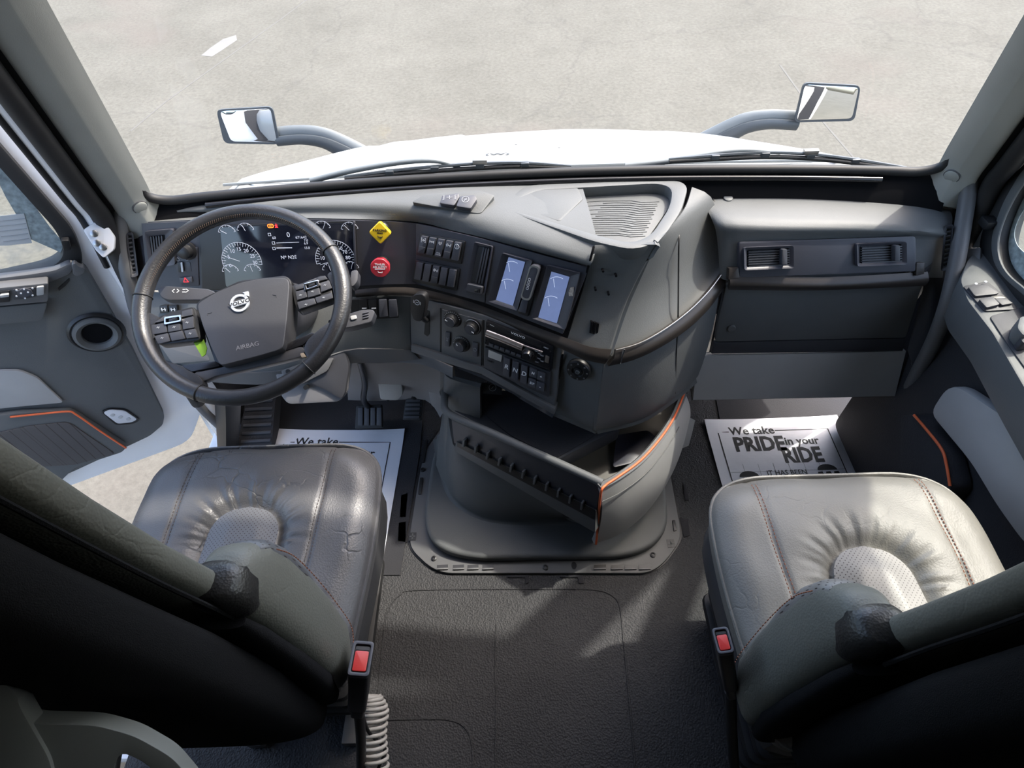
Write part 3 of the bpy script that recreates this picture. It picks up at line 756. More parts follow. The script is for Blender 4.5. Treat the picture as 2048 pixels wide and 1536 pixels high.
wiper('wiper with its arm rising from the left, in front of the driver', [(622, 362), (700, 342), (800, 325), (870, 322), (920, 335)], [(690, 358), (780, 349), (870, 342), (960, 336), (1050, 333), (1142, 337)], 1.33, 1)
wiper('wiper on the passenger half of the windshield, reaching to the right pillar', [(1250, 332), (1340, 322), (1440, 305), (1500, 301), (1560, 306)], [(1338, 323), (1430, 318), (1530, 314), (1620, 317), (1710, 326), (1812, 340)], 1.33, -1)

def hood_mirror(lbl, case, glass, arm, Y0, cup):
    o = empty('hood_mirror', py(*arm[-1], Y0), lbl, 'mirror', 'mirrors on the hood')
    s = -1 if case[0][0] < 1024 else 1
    fr = Frame(py(*case[0], Y0), (1, 0, 0), (-.10*s, -1, .12))
    A = rnd(uvs(fr, case), .02, 4); c0 = sum(A, Vector((0, 0)))/len(A); k = len(A); rings = []
    for (h, q, dx) in ((0, 1, 0), (-.008, 1.0, 0), (-.03, .9, .01), (-.055, .68, .02), (-.07, .4, .03)):
        rings += [fr.w(*(c0+(p-c0)*q+Vector((s*dx, -dx))), h) for p in A]
    fc = [[i*k+j, i*k+(j+1) % k, (i+1)*k+(j+1) % k, (i+1)*k+j] for i in range(4) for j in range(k)]+[list(range(k)), list(range(4*k, 5*k))]
    mk('mirror_housing', rings, fc, M['mirror_dark'], o, smooth=50)
    P('mirror_glass', fr, glass, 0, .002, M['mirror'], o, r=.015, bev=.0005)
    c = py(*arm[0], Y0+.03)
    pts = [py(x, y, Y0+.03) for x, y in arm]
    tube('mirror_arm', pts, [.026, .026, .03, .036, .04], M['mirror_case'], o, k=6, n=12, sq=.55)
    sh = [p+Vector((0, -.02, -.018)) for p in pts]
    tube('arm_underside', sh, [.018, .019, .022, .028, .03], M['mirror_dark'], o, k=6, n=10, sq=.6)
    return o
hood_mirror('hood mirror beyond the steering wheel, on the left fender', [(433, 223), (440, 219), (545, 213), (560, 289), (448, 287)], [(440, 226), (446, 222), (541, 217), (554, 285), (462, 283)],
            [(552, 268), (600, 264), (645, 270), (685, 288), (735, 315)], 2.05, 1)
hood_mirror('hood mirror on the right fender, above the passenger dash', [(1607, 165), (1722, 171), (1709, 242), (1588, 245)], [(1610, 169), (1718, 175), (1704, 237), (1593, 241)],
            [(1595, 236), (1540, 233), (1495, 240), (1460, 256), (1405, 285)], 2.05, -1)
# ================================================================ DASHBOARD
PA = Frame((-.6, 1.158, .82), (1, 0, 0), (0, -.92, .39))           # cluster plane, facing the driver
def onA(x, y, h=0):
    f = PA.off(h); return f.w(*f.at(x, y))
dash = empty('dashboard', (0, 1.25, .3), 'dark grey wraparound truck dashboard under the windshield', 'dashboard')
# fascia vertices: top and bottom edge
FT = [onA(283, 447), onA(500, 438), onA(712, 441), pz(832, 447, .873), pz(965, 478, .87), pz(1178, 535, .853)]
FB = [onA(296, 580), onA(500, 584), onA(716, 572)]
for _i, _q in ((2, (832, 568)), (3, (968, 605)), (4, (1125, 668))):
    _f = quad_frame(FT[_i], FT[_i+1], FB[_i]); FB.append(_f.w(*_f.at(*_q)))
def frame3(a, b, c): return quad_frame(a, b, c)
sheet('driver_fascia', [FT[:3], FB[:3]], M['fascia'], dash, thick=.012)
sheet('knob_fascia', [[FT[2], FT[2].lerp(FT[3], .5)+Vector((0, .003, 0)), FT[3]], [FB[2], FB[2].lerp(FB[3], .5)+Vector((0, .003, 0)), FB[3]]], M['fascia'], dash, thick=.012)
sheet('switch_fascia', [[FT[3], FT[4]], [FB[3], FB[4]]], M['fascia'], dash, thick=.012)
sheet('gauge_fascia', [[FT[4], FT[5]], [FB[4], FB[5]]], M['fascia'], dash, thick=.012)
PK = quad_frame(FT[2], FT[3], FB[2])       # knobs
PS = quad_frame(FT[3], FT[4], FB[3])       # switches
PG = quad_frame(FT[4], FT[5], FB[4])       # gauges
tube('panel_joint', [PG.w(*PG.at(978, 487), .0005), PG.w(*PG.at(970, 606), .0005)], .0012, M['black'], dash, n=6)
# brow / top of the dash from the fascia edge back to the cowl
def col(ft, a, za, b, zb, c, zc, d, zd):
    return [ft+Vector((0, .006, 0)), pz(*a, za), pz(*b, zb), pz(*c, zc), pz(*d, zd)]
cols = [col(FT[0], (283, 441), .888, (284, 433), .902, (296, 422), .908, (306, 409), .905),
        col(FT[0].lerp(FT[1], .4), (370, 432), .892, (370, 423), .906, (372, 413), .912, (376, 402), .912),
        col(FT[1], (500, 428), .893, (500, 416), .908, (500, 405), .915, (500, 396), .915),
        col(FT[2], (712, 428), .893, (710, 413), .908, (706, 400), .915, (702, 386), .916),
        col(FT[3], (835, 434), .89, (832, 420), .905, (826, 404), .914, (818, 378), .916),
        col(FT[3].lerp(FT[4], .55), (905, 446), .888, (903, 430), .904, (898, 408), .914, (905, 372), .916),
        col(FT[4], (978, 464), .886, (982, 442), .902, (985, 412), .912, (985, 368), .914),
        col(FT[4].lerp(FT[5], .5), (1084, 497), .88, (1092, 468), .897, (1085, 425), .908, (1070, 364), .912),
        col(FT[5], (1182, 528), .868, (1192, 498), .888, (1190, 462), .902, (1160, 358), .91)]
rows = [[c[i] for c in cols] for i in range(5)]
sheet('dash_brow', rows, M['dash'], dash, thick=.012, sub=(3, 3), smooth=60)
# console top: flat deck with the tray sunk into it
CT = Frame(pz(1200, 420, .905), (1, 0, 0), (0, -.05, 1))
deck_o = [(992, 414), (1052, 369), (1340, 356), (1378, 368), (1364, 420), (1322, 482), (1268, 500), (1192, 484)]
deck_i = [(1014, 416), (1070, 380), (1318, 366), (1345, 376), (1340, 412), (1302, 470), (1262, 486), (1196, 470)]
RING('console_deck', CT, deck_o, deck_i, -.03, .004, M['dash'], dash, ra=.03, rb=.03, bev=.006)
TR = CT.off(-.026)
P('tray_floor', CT, [(1108, 452), (1160, 376), (1320, 364), (1345, 378), (1340, 412), (1296, 476), (1250, 490)], -.05, -.024, M['dash'], dash, bev=.002)
P('tray_lid', CT, [(1014, 411), (1066, 380), (1156, 375), (1166, 398), (1120, 442)], -.02, .003, M['dash'], dash, r=.006, bev=.003)
P('lid_slope', CT.off(-.012), [(1156, 375), (1168, 400), (1124, 446), (1100, 434)], -.012, .004, M['dash'], dash, r=.003, bev=.003)
g = []
for k in range(9):
    y0 = 405+k*8.6
    pl = [(1148-k*5.5, y0+3), (1180-k*5, y0), (1200-k*4, y0-1.5), (1262-k*3, y0-2), (1285-k*3, y0+1.5), (1318-k*3.5, y0)]
    g.append(ribbon_geo(CT, uvs(TR, pl), .0018, -.0245, -.0226))
    if k < 8:
        pl = [(1206-k*5, y0+3), (1230-k*5, y0+2), (1262-k*4, y0+2.5), (1284-k*4, y0+6), (1314-k*4, y0+4.5)]
        g.append(ribbon_geo(CT, uvs(TR, pl), .0018, -.0245, -.0226))
v, f = merge(g)
tr = mk('tray_ribs', v, f, M['dash'], dash, smooth=False); tr['kind'] = 'stuff'
# console body, right of the fascia: rows from the deck down
lv = [[(1190, 490, .898), (1255, 500, .903), (1312, 489, .904), (1348, 446, .904), (1372, 412, .904), (1384, 374, .905)],
      [(1184, 512, .878), (1248, 518, .882), (1298, 510, .878), (1348, 470, .882), (1388, 428, .885), (1422, 394, .89)],
      [(1165, 580, .79), (1215, 600, .79), (1252, 602, .775), (1345, 545, .785), (1410, 482, .80), (1438, 450, .82)],
      [(1138, 668, .695), (1180, 684, .69), (1222, 688, .686), (1320, 640, .70), (1400, 570, .725), (1442, 520, .755)],
      [(1128, 705, .65), (1170, 728, .645), (1207, 735, .636), (1310, 692, .655), (1395, 625, .685), (1440, 570, .725)],
      [(1118, 760, .55), (1160, 800, .53), (1198, 806, .52), (1305, 775, .53), (1382, 715, .55), (1425, 660, .59)],
      [(1108, 822, .445), (1150, 846, .43), (1192, 862, .42), (1285, 838, .415), (1350, 795, .42), (1396, 752, .435)],
      [(1108, 815, .42), (1150, 836, .40), (1198, 846, .39), (1280, 826, .385), (1345, 785, .39), (1380, 758, .40)]]
rows = [[pz(*q) for q in r] for r in lv]
rows = [[r[0], r[0].lerp(r[2], .5), r[0].lerp(r[2], .9), r[2], r[2].lerp(r[3], .10)]+r[3:] for r in rows]
sheet('console_body', rows, M['dash'], dash, thick=.01, sub=(3, 4), smooth=60)
# under side closing the console
und = [rows[-1], [p+Vector((-.03, .22, .03)) for p in rows[-1]]]
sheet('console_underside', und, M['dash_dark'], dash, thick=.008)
# vertical joint on the side
jn = [pz(*q) for q in ((1362, 432, .868), (1357, 480, .862), (1356, 545, .788), (1355, 640, .69), (1351, 720, .575), (1350, 785, .44))]
tube('console_joint', [p+Vector((.0, -.004, .002)) for p in jn], .0018, M['black'], dash, k=4, n=6)
# ---- glossy trim strip that runs round the fascia and console
st_t = [onA(712, 577), pz(770, 572, .742), pz(832, 573, .735), pz(900, 588, .724), pz(968, 610, .712), pz(1050, 642, .70), pz(1130, 672, .692), pz(1180, 690, .689), pz(1222, 695, .685)]
st_b = [onA(714, 592), pz(770, 588, .722), pz(832, 592, .714), pz(900, 606, .703), pz(968, 630, .690), pz(1050, 664, .676), pz(1124, 695, .664), pz(1170, 716, .657), pz(1209, 724, .65)]
pr = lambda P_: [p+Vector((.0, -.010, .004)) for p in P_]
sheet('trim_strip', [pr(st_t), [a.lerp(b, .5)+Vector((0, -.016, .005)) for a, b in zip(st_t, st_b)], pr(st_b)], M['bronze'], dash, thick=.012, sub=(3, 3), smooth=70)
s2t = [pz(1225, 695, .683), pz(1270, 682, .688), pz(1320, 655, .697), pz(1370, 618, .71), pz(1410, 578, .73), pz(1440, 538, .75)]
s2b = [pz(1210, 728, .645), pz(1260, 716, .65), pz(1312, 692, .658), pz(1368, 655, .672), pz(1410, 615, .69), pz(1440, 575, .715)]
pr2 = lambda P_: [p+Vector((.006, -.010, .003)) for p in P_]
sheet('trim_strip', [pr2(s2t), [a.lerp(b, .5)+Vector((.010, -.014, .004)) for a, b in zip(s2t, s2b)], pr2(s2b)], M['bronze'], dash, thick=.012, sub=(3, 3), smooth=70)
tube('strip_clip', [p+Vector((.004, -.018, .004)) for p in (pz(1243, 690, .685), pz(1238, 705, .665), pz(1236, 718, .648))], .0022, M['chrome'], dash, n=6)
tube('strip_edge', [p+Vector((.006, -.014, .006)) for p in s2t], .0013, M['steel'], dash, k=4, n=6)
# holes and slots in the angled panel, round socket
PD = quad_frame(pz(1184, 512, .878), pz(1298, 510, .878), pz(1138, 668, .695))
tube('console_seam', [pz(*q)+Vector((-.003, -.004, .002)) for q in ((1190, 492, .898), (1184, 514, .878), (1165, 580, .79), (1140, 660, .70))], .0028, M['liner'], dash, k=3, n=6)
tube('console_seam', [pz(*q)+Vector((-.003, -.004, .002)) for q in ((1127, 708, .648), (1118, 760, .55), (1108, 822, .445))], .0028, M['liner'], dash, k=3, n=6)
for q in ((1206, 542), (1232, 551), (1191, 579), (1217, 588)):
    lathe('screw_hole', PD, *PD.off(.006).at(*q), [(.0028, -.006), (.0028, .0095), (0, .0095)], M['liner'], dash, n=10)
for k in range(3):
    P('speaker_slot', PD, [(1182+k*6.2, 644+k*1.5), (1186+k*6.2, 645+k*1.5), (1183+k*6.2, 667+k*1.8), (1179+k*6.2, 666+k*1.8)], -.006, .010, M['liner'], dash, bev=0)
PE = quad_frame(pz(1128, 705, .65), pz(1207, 735, .636), pz(1108, 822, .445))
sk = PE.off(.012).at(1156, 742)
so = lathe('power_socket', PE, *sk, [(.030, .0), (.030, .010), (.028, .014), (.016, .015), (.014, .012), (.010, .012), (.009, .016), (0, .016)], M['black'], dash, n=32)
for k in range(8):
    a = k*math.pi/4+.2
    lathe('socket_screw', PE, sk[0]+.0235*math.cos(a), sk[1]+.0235*math.sin(a), [(.0022, .013), (.0022, .0158), (0, .0158)], M['dash'], so, n=8)
lathe('socket_core', PE, *sk, [(.0055, .015), (.0055, .0185), (.0035, .0185), (.0035, .0165), (0, .0165)], M['dash'], so, n=16)
# two keys on the raised pad
BP = Frame(pz(905, 405, .918), (1, 0, 0), (0, -.35, .94))
P('key_pad', BP, [(822, 404), (850, 388), (960, 381), (990, 390), (962, 427), (942, 425)], -.012, .004, M['dash'], dash, r=.008, bev=.003)
for i, pl in enumerate(([(884, 391), (917, 386), (919, 394), (908, 411), (879, 406)], [(920, 392), (950, 390), (954, 398), (941, 417), (912, 412)])):
    o = P('dash_key', BP, pl, .004, .017, M['key'], dash, r=.004, bev=.002)
    a = BP.off(.017).at(*((899, 395), (931, 399))[i])
    if i == 0:
        STROKES('key_icon', BP, [[(a[0]-.016, a[1]+.006), (a[0]-.013, a[1]+.006), (a[0]-.013, a[1]-.006), (a[0]-.016, a[1]-.006)], [(a[0]+.016, a[1]+.006), (a[0]+.013, a[1]+.006), (a[0]+.013, a[1]-.006), (a[0]+.016, a[1]-.006)],
                [(a[0]-.007, a[1]), (a[0]+.007, a[1])], [(a[0], a[1]+.005), (a[0], a[1]-.005)]], .0013, .0172, M['greyprint'], o)
    else:
        STROKES('key_icon', BP, [(circ(*a, .008, 16), True), [(a[0]-.003, a[1]-.004), (a[0]+.003, a[1]+.004)], [(a[0]-.003, a[1]+.001), (a[0]+.003, a[1]-.001)]], .0013, .0172, M['greyprint'], o)

# ---- left end: side vent, air vent, light switches
def vent(name, fr, outer, inner, n, horiz, m_frame, parent, depth=.010, label=None):
    o = RING(name, fr, outer, inner, 0, depth, m_frame, parent, ra=.006, rb=.004, hin=depth*.55)
    I = uvs(fr, inner)
    P('vent_back', fr, inner, .0006, .0016, M['black'], o, bev=0)
    for k in range(n):
        t = (k+.5)/n
        if horiz: a, b = I[0].lerp(I[3], t), I[1].lerp(I[2], t)
        else: a, b = I[0].lerp(I[1], t), I[3].lerp(I[2], t)
        dv = (b-a).normalized(); nv = Vector((-dv.y, dv.x))*.0016
        PL('slat', fr, [a-nv, b-nv, b+nv, a+nv], .0016, depth*.6, M['dash_dark'], o, bev=0)
    return o
vent('air_vent', PA, [(288, 463), (345, 458), (350, 530), (298, 538)], [(296, 473), (328, 470), (332, 525), (304, 530)], 6, False, M['fascia'], dash)
LE = Frame(onA(262, 510, .0)+Vector((0, -.01, 0)), (.85, .5, 0), (.5, -.8, .3))
vent('side_vent', LE, [(252, 466), (266, 465), (277, 552), (262, 556)], [(255, 472), (263, 471), (272, 546), (264, 549)], 9, True, M['dash_dark'], dash)
sheet('dash_end_cap', [[pz(250, 455, .885), pz(262, 440, .895), pz(286, 444, .892)], [pz(250, 500, .83), pz(266, 500, .82), onA(288, 500)], [pz(255, 570, .75), pz(275, 575, .735), onA(300, 578)]], M['fascia'], dash, thick=.02)
P('light_switch_panel', PA, [(350, 500), (395, 494), (398, 572), (362, 572), (344, 515)], 0, .003, M['fascia'], dash, r=.003)
o = P('dimmer_wheel', PA, [(354, 525), (361, 524), (364, 545), (357, 545)], .003, .008, M['black'], dash, r=.001)
P('dimmer_mark', PA, [(361, 525), (364, 525), (366, 544), (363, 544)], .006, .009, M['print'], o, bev=0)
P('dimmer_slot', PA, [(372, 524), (380, 524), (383, 543), (374, 544)], .003, .004, M['fascia'], dash, r=.002)
for q in ((357, 518), (375, 517)):
    STROKES('light_icon', PA, [(circ(*PA.at(*q), .004, 10), True)], .0012, .0036, M['greyprint'], dash)
lathe('headlamp_knob', PA, *PA.off(.01).at(372, 503), [(.022, 0), (.022, .006), (.017, .008), (.015, .024), (.012, .026), (0, .026)], M['black'], dash, n=28)
o = P('hazard_switch', PA, [(358, 556), (382, 554), (384, 565), (360, 567)], .003, .008, M['key'], dash, r=.002)
a = PA.off(.009).at(371, 560.5)
STROKES('hazard_icon', PA, [([(a[0]-.006, a[1]-.0045), (a[0]+.006, a[1]-.0045), (a[0], a[1]+.006)], True)], .0015, .0084, M['lamp_red'], o)

# ---- lower dash on the driver's side
low = [[onA(296, 584, -.01), onA(420, 590, -.01), onA(560, 592, -.01), onA(714, 594, -.002), pz(770, 591, .718), pz(822, 594, .708)],
       [pz(302, 640, .68), pz(420, 660, .66), pz(560, 680, .64), pz(700, 640, .67), pz(760, 636, .665), pz(820, 640, .64)],
       [pz(330, 720, .585), pz(420, 740, .57), pz(560, 740, .57), pz(690, 700, .595), pz(760, 696, .585), pz(822, 698, .555)],
       [pz(350, 745, .53), pz(430, 760, .53), pz(560, 762, .53), pz(690, 724, .545), pz(760, 722, .535), pz(840, 714, .53)]]
sheet('knee_panel', low, M['dash'], dash, thick=.015, sub=(2, 3))
sheet('knee_panel_edge', [[p+Vector((0, -.004, 0)) for p in low[2]], [p+Vector((0, -.008, .0)) for p in low[3]]], M['midgrey'], dash, thick=.012, sub=(1, 3))
sheet('knee_lip', [[pz(672, 702, .578), pz(740, 700, .572), pz(830, 704, .545), pz(905, 735, .51)], [pz(674, 714, .556), pz(740, 713, .55), pz(835, 716, .528), pz(905, 748, .49)], [pz(676, 727, .54), pz(740, 726, .535), pz(840, 728, .515), pz(905, 756, .48)]], M['lowgrey'], dash, thick=.02, sub=(2, 3))
KN = quad_frame(pz(690, 597, .725), pz(800, 595, .715), pz(690, 640, .672))
swr = P('lower_switch_bezel', KN, [(700, 600), (794, 596), (798, 636), (704, 640)], 0, .004, M['black'], dash, r=.003)
for i, x in enumerate((718, 737, 757, 777)):
    w = 17
    P('blank_switch' if i > 1 else 'lower_switch', KN, [(x, 600), (x+w-1, 599), (x+w+2, 633), (x+2, 635)], .004, .011 if i > 1 else .008, M['key'] if i > 1 else M['black'], swr, r=.002)
    if i < 2: P('switch_mark', KN, [(x+6, 616), (x+15, 615.5), (x+15, 617.5), (x+6, 618)], .008, .009, M['print'], swr, bev=0)
P('fuse_cover', Frame(pz(350, 690, .62), (1, 0, 0), (0, -.8, .6)), [(318, 690), (405, 682), (420, 722), (345, 728)], -.01, .012, M['midgrey'], dash, r=.006, bev=.004)
for i, x in enumerate((318, 337)):
    o = P('axle_switch', quad_frame(onA(300, 600), onA(420, 596), pz(302, 640, .68)), [(x, 612), (x+16, 610), (x+18, 625), (x+2, 627)], 0, .010, M['black'], dash, r=.002)
    q = quad_frame(onA(300, 600), onA(420, 596), pz(302, 640, .68)); a = q.off(.01).at(x+9, 619)
    STROKES('switch_icon', q, [[(a[0]-.006, a[1]), (a[0]+.006, a[1])], [(a[0]-.004, a[1]+.004), (a[0]-.004, a[1]-.004)], [(a[0]+.004, a[1]+.004), (a[0]+.004, a[1]-.004)]], .0015, .0103, M['print'], o)

# ---- passenger side of the dash
dp = empty('passenger_dash', (.75, 1.15, .3), 'dark grey passenger dash panel with two air vents and glovebox', 'dashboard')
tr_ = [[(1400, 388, .872), (1440, 379, .872), (1560, 377, .872), (1700, 386, .868), (1830, 404, .862), (1900, 420, .85)],
       [(1408, 408, .868), (1446, 400, .872), (1560, 400, .873), (1700, 408, .87), (1840, 426, .862), (1905, 438, .845)],
       [(1424, 440, .858), (1450, 446, .868), (1560, 452, .868), (1700, 455, .865), (1838, 462, .855), (1900, 470, .825)],
       [(1434, 475, .825), (1456, 480, .833), (1560, 482, .832), (1700, 480, .830), (1836, 480, .822), (1893, 485, .795)],
       [(1440, 555, .745), (1462, 562, .744), (1560, 566, .74), (1700, 562, .74), (1840, 556, .738), (1885, 556, .725)]]
sheet('dash_top', [[pz(*q) for q in r] for r in tr_], M['dash'], dp, thick=.012, sub=(3, 3), smooth=60)
a_ = pz(1456, 397, .873)
lathe('screw_cap', Frame(a_, (1, 0, 0), (0, -.15, 1)), 0, 0, [(.011, -.002), (.011, .003), (.009, .004), (0, .004)], M['dash'], dp, n=20)
GT, GTR, GB, GBR = pz(1462, 548, .76), pz(1852, 542, .757), pz(1425, 707, .497), pz(1815, 700, .50)
PGX = quad_frame(GT, GTR, GB)
VP_ = quad_frame(pz(1478, 484, .828), pz(1832, 472, .834), pz(1478, 555, .757))
vb = P('vent_panel', VP_, [(1478, 484), (1832, 472), (1833, 543), (1479, 556)], -.01, .014, M['fascia'], dp, r=.008, bev=.003)
for (x0, x1) in ((1488, 1588), (1714, 1814)):
    dy = -(x0-1488)*.034
    vo = vent('air_vent', VP_.off(.014), [(x0, 495+dy), (x1, 491+dy), (x1+1, 537+dy), (x0+1, 541+dy)], [(x0+7, 501+dy), (x1-8, 497+dy), (x1-8, 531+dy), (x0+7, 535+dy)], 7, True, M['fascia'], dp, depth=.012)
    P('vent_tab', VP_.off(.014), [(x1-24, 498+dy), (x1-13, 498+dy), (x1-13, 530+dy), (x1-24, 531+dy)], .004, .022, M['dash_dark'], vo, r=.004, bev=.003)
sheet('trim_strip', [[pz(1456, 541, .772)+Vector((0, -.012, .002)), pz(1640, 549, .76)+Vector((0, -.012, .002)), pz(1850, 538, .766)+Vector((0, -.012, .002))],
      [pz(1456, 556, .756)+Vector((0, -.02, 0)), pz(1640, 561, .748)+Vector((0, -.02, 0)), pz(1850, 550, .752)+Vector((0, -.02, 0))],
      [pz(1454, 573, .735)+Vector((0, -.012, 0)), pz(1640, 574, .732)+Vector((0, -.012, 0)), pz(1846, 565, .735)+Vector((0, -.012, 0))]], M['bronze'], dp, thick=.014, sub=(3, 4))
P('strip_hook', VP_, [(1458, 536), (1477, 535), (1479, 556), (1457, 560)], -.004, .016, M['bronze'], dp, r=.002, bev=.002)
P('strip_hook', VP_, [(1833, 526), (1850, 525), (1849, 548), (1832, 552)], -.004, .016, M['bronze'], dp, r=.002, bev=.002)
box('side_filler', (1.0, 1.235, .58), (.16, .03, .62), M['black'], dp, bev=.004)
gd = P('glovebox_door', PGX, [(1452, 572), (1848, 562), (1842, 580), (1812, 676), (1430, 684), (1436, 640)], -.012, .004, M['dash'], dp, r=.01, bev=.004)
lathe('glovebox_lock', PGX, *PGX.off(.006).at(1463, 657), [(.011, .002), (.011, .006), (.009, .008), (0, .008)], M['dash'], gd, n=20)
P('glovebox_lower', PGX, [(1428, 686), (1812, 677), (1806, 702), (1422, 708)], -.012, .002, M['dash_dark'], dp, r=.004, bev=.003)
sheet('dash_side', [[GTR, pz(1893, 490, .785), pz(1912, 470, .80)], [pz(1845, 580, .685), pz(1880, 600, .67), pz(1895, 560, .70)], [GBR, pz(1830, 740, .45), pz(1840, 700, .48)]], M['dash_dark'], dp, thick=.012, sub=(2, 2))
RE = Frame(pz(1893, 500, .78)+Vector((-.01, -.03, .0)), (.6, -.8, 0), (-.55, -.75, .3))
vent('side_vent', RE, [(1889, 453), (1907, 450), (1900, 540), (1881, 543)], [(1893, 458), (1903, 456), (1896, 534), (1886, 537)], 9, True, M['dash_dark'], dp, depth=.012)
LP0 = [pz(1395, 712, .49), pz(1600, 708, .49), pz(1812, 702, .49)]
LP1 = [pz(1386, 800, .345), pz(1600, 796, .345), pz(1790, 792, .345)]
lowp = sheet('lower_panel', [LP0, LP1], M['grey'], dp, thick=.02, sub=(1, 3))
sheet('lower_fill', [[p+Vector((0, .004, -.002)) for p in LP1], [p+Vector((0, .25, .1)) for p in LP1]], M['black'], dp, thick=.01)
tube('dash_joint', [pz(*q) for q in ((1418, 384, .873), (1436, 420, .862), (1448, 470, .818), (1446, 540, .748), (1437, 620, .63), (1420, 705, .48))], .003, M['black'], dp, k=4, n=6)

# ================================================================ INSTRUMENT CLUSTER
ic = empty('instrument_cluster', onA(570, 570), 'digital instrument cluster with gauges behind the steering wheel', 'gauges')
P('cluster_housing', PA, [(398, 452), (712, 441), (716, 572), (402, 582)], .0, .006, M['black'], ic, r=.01, bev=.003)
P('cluster_screen', PA, [(440, 455), (704, 446), (709, 566), (452, 574)], .006, .008, M['cluster'], ic, r=.006, bev=0)
P('screen_edge', PA, [(705, 444), (709, 444), (714, 570), (710, 570)], .006, .012, M['fascia'], ic, bev=.001)
SH = .0086
def dial(fr, cx, cy, rpx, a0, a1, n, nums, ned, h, m, parent, w=.0007, rad=None, ts=None):
    """arc with ticks; centre given in the picture, radius in metres"""
    c = fr.off(h).at(cx, cy); r = rad
    lines = [[(c[0]+r*math.cos(R_(a)), c[1]+r*math.sin(R_(a))) for a in [a0+(a1-a0)*k/24 for k in range(25)]]]
    for k in range(n+1):
        a = R_(a0+(a1-a0)*k/n); q = .86 if k % 2 else .80
        lines.append([(c[0]+r*math.cos(a), c[1]+r*math.sin(a)), (c[0]+r*q*math.cos(a), c[1]+r*q*math.sin(a))])
    if ned is not None:
        a = R_(ned); lines.append([(c[0]+r*.12*math.cos(a), c[1]+r*.12*math.sin(a)), (c[0]+r*.86*math.cos(a), c[1]+r*.86*math.sin(a))])
    o = STROKES('dial', fr, lines, w, h, m, parent, t=.0003)
    for (s, a) in nums:
        TEXT('dial_number', s, fr, c[0]+r*.66*math.cos(R_(a)), c[1]+r*.66*math.sin(R_(a)), ts or r*.26, h+.0002, m, o, ext=.0002)
    return o
GM = M['gauge_mark']
dial(PA, 484, 524, 0, 190, -10, 24, [('0', 195), ('5', 155), ('10', 122), ('15', 90), ('20', 58), ('25', 25), ('30', -5)], 158, SH, GM, ic, rad=.048)
dial(PA, 671, 520, 0, 190, -10, 24, [('10', 170), ('30', 120), ('50', 85), ('60', 60), ('70', 35), ('80', 8)], 195, SH, GM, ic, rad=.048)
for (x, y, nd) in ((455, 468, 150), (492, 464, 110), (645, 460, 60), (700, 462, 130), (462, 546, 130), (506, 545, 100), (662, 543, 100), (702, 540, 70)):
    dial(PA, x, y, 0, 165, 15, 6, [], nd, SH, GM, ic, rad=.021, w=.0007)
def icon_txt(s, x, y, size): return TEXTP('readout', s, PA, x, y, size, SH, GM, ic, x2=x+40, y2=y-1.2, ext=.0002)
icon_txt('0', 576.5, 470, .017)
icon_txt('60', 548, 476, .009); icon_txt('671642', 602, 475, .009); icon_txt('7.0', 612, 481, .008); icon_txt('6.9', 612, 487, .008)
icon_txt('13.8', 614, 496, .008); icon_txt('N* N2', 575, 515, .012); icon_txt('E', 591, 514, .011)
a, b = PA.off(SH).at(553, 496), PA.off(SH).at(584, 495.5)
STROKES('readout_bar', PA, [[a, b]], .0022, SH, GM, ic, t=.0003)
a, b = PA.off(SH).at(553, 486), PA.off(SH).at(598, 484.5)
STROKES('readout_bar', PA, [[a, b]], .0008, SH, GM, ic, t=.0003)
for (x, y) in ((547, 486), (548, 497), (539, 469)):
    c = PA.off(SH).at(x, y); STROKES('readout_icon', PA, [(rect(*c, .006, .006), True)], .0012, SH, GM, ic, t=.0003)
c = PA.off(SH).at(541, 452); STROKES('warning_lamp', PA, [(rnd([Vector(q) for q in rect(*c, .013, .0075)], .003), True), [(c[0]-.003, c[1]), (c[0]+.003, c[1])]], .0017, SH, M['lamp_orange'], ic, t=.0003)
c = PA.off(SH).at(552.5, 452); STROKES('warning_lamp', PA, [[(c[0], c[1]+.005), (c[0], c[1]-.004)], [(c[0]-.003, c[1]-.004), (c[0], c[1]+.001), (c[0]+.003, c[1]-.004)], [(c[0]-.003, c[1]+.001), (c[0]+.003, c[1]+.002)]], .0016, SH, M['lamp_red'], ic, t=.0003)

# ================================================================ AIR BRAKE KNOBS
def knob(name, label, x, y, poly, m, lines, pm, rot):
    fr = PK
    sf = fr.at(x+14, y+2)
    o = empty(name, fr.w(*sf), label, 'knob')
    c = fr.off(.045).at(x, y)
    # the shaft goes straight out of the panel
    lathe('shaft', fr, *c, [(.011, 0), (.011, .03), (.009, .04)], M['black'], o, n=20)
    lathe('shaft_collar', fr, *c, [(.017, .0), (.017, .012), (.013, .016)], M['black'], o, n=24)
    pts = [(c[0]+q[0], c[1]+q[1]) for q in poly]
    PL('knob_head', fr, pts, .030, .046, m, o, r=.006, bev=.003, seg=3)
    for (s, dy, sz) in lines:
        TEXT('knob_text', s, fr, c[0], c[1]+dy, sz, .0463, pm, o, ang=rot, ext=.0003, bold=.0001)
    lathe('neck', fr, c[0], c[1], [(.013, .02), (.014, .031)], m, o, n=20)
    return o, c
ko, kc = knob('parking_brake_knob', 'yellow diamond-shaped parking brake knob on the dash', 760, 466, [(0, -.027), (.0265, .0), (0, .027), (-.0265, 0)], M['yellow'], [('PARKING', .006, .0075), ('BRAKE', 0, .0045)], M['blackprint'], .02)
STROKES('knob_icon', PK, [[(kc[0]-.005, kc[1]-.006), (kc[0]-.005, kc[1]-.009), (kc[0]+.005, kc[1]-.009), (kc[0]+.005, kc[1]-.007)], [(kc[0]-.001, kc[1]-.012), (kc[0]+.002, kc[1]-.012)]], .0015, .0465, M['blackprint'], ko)
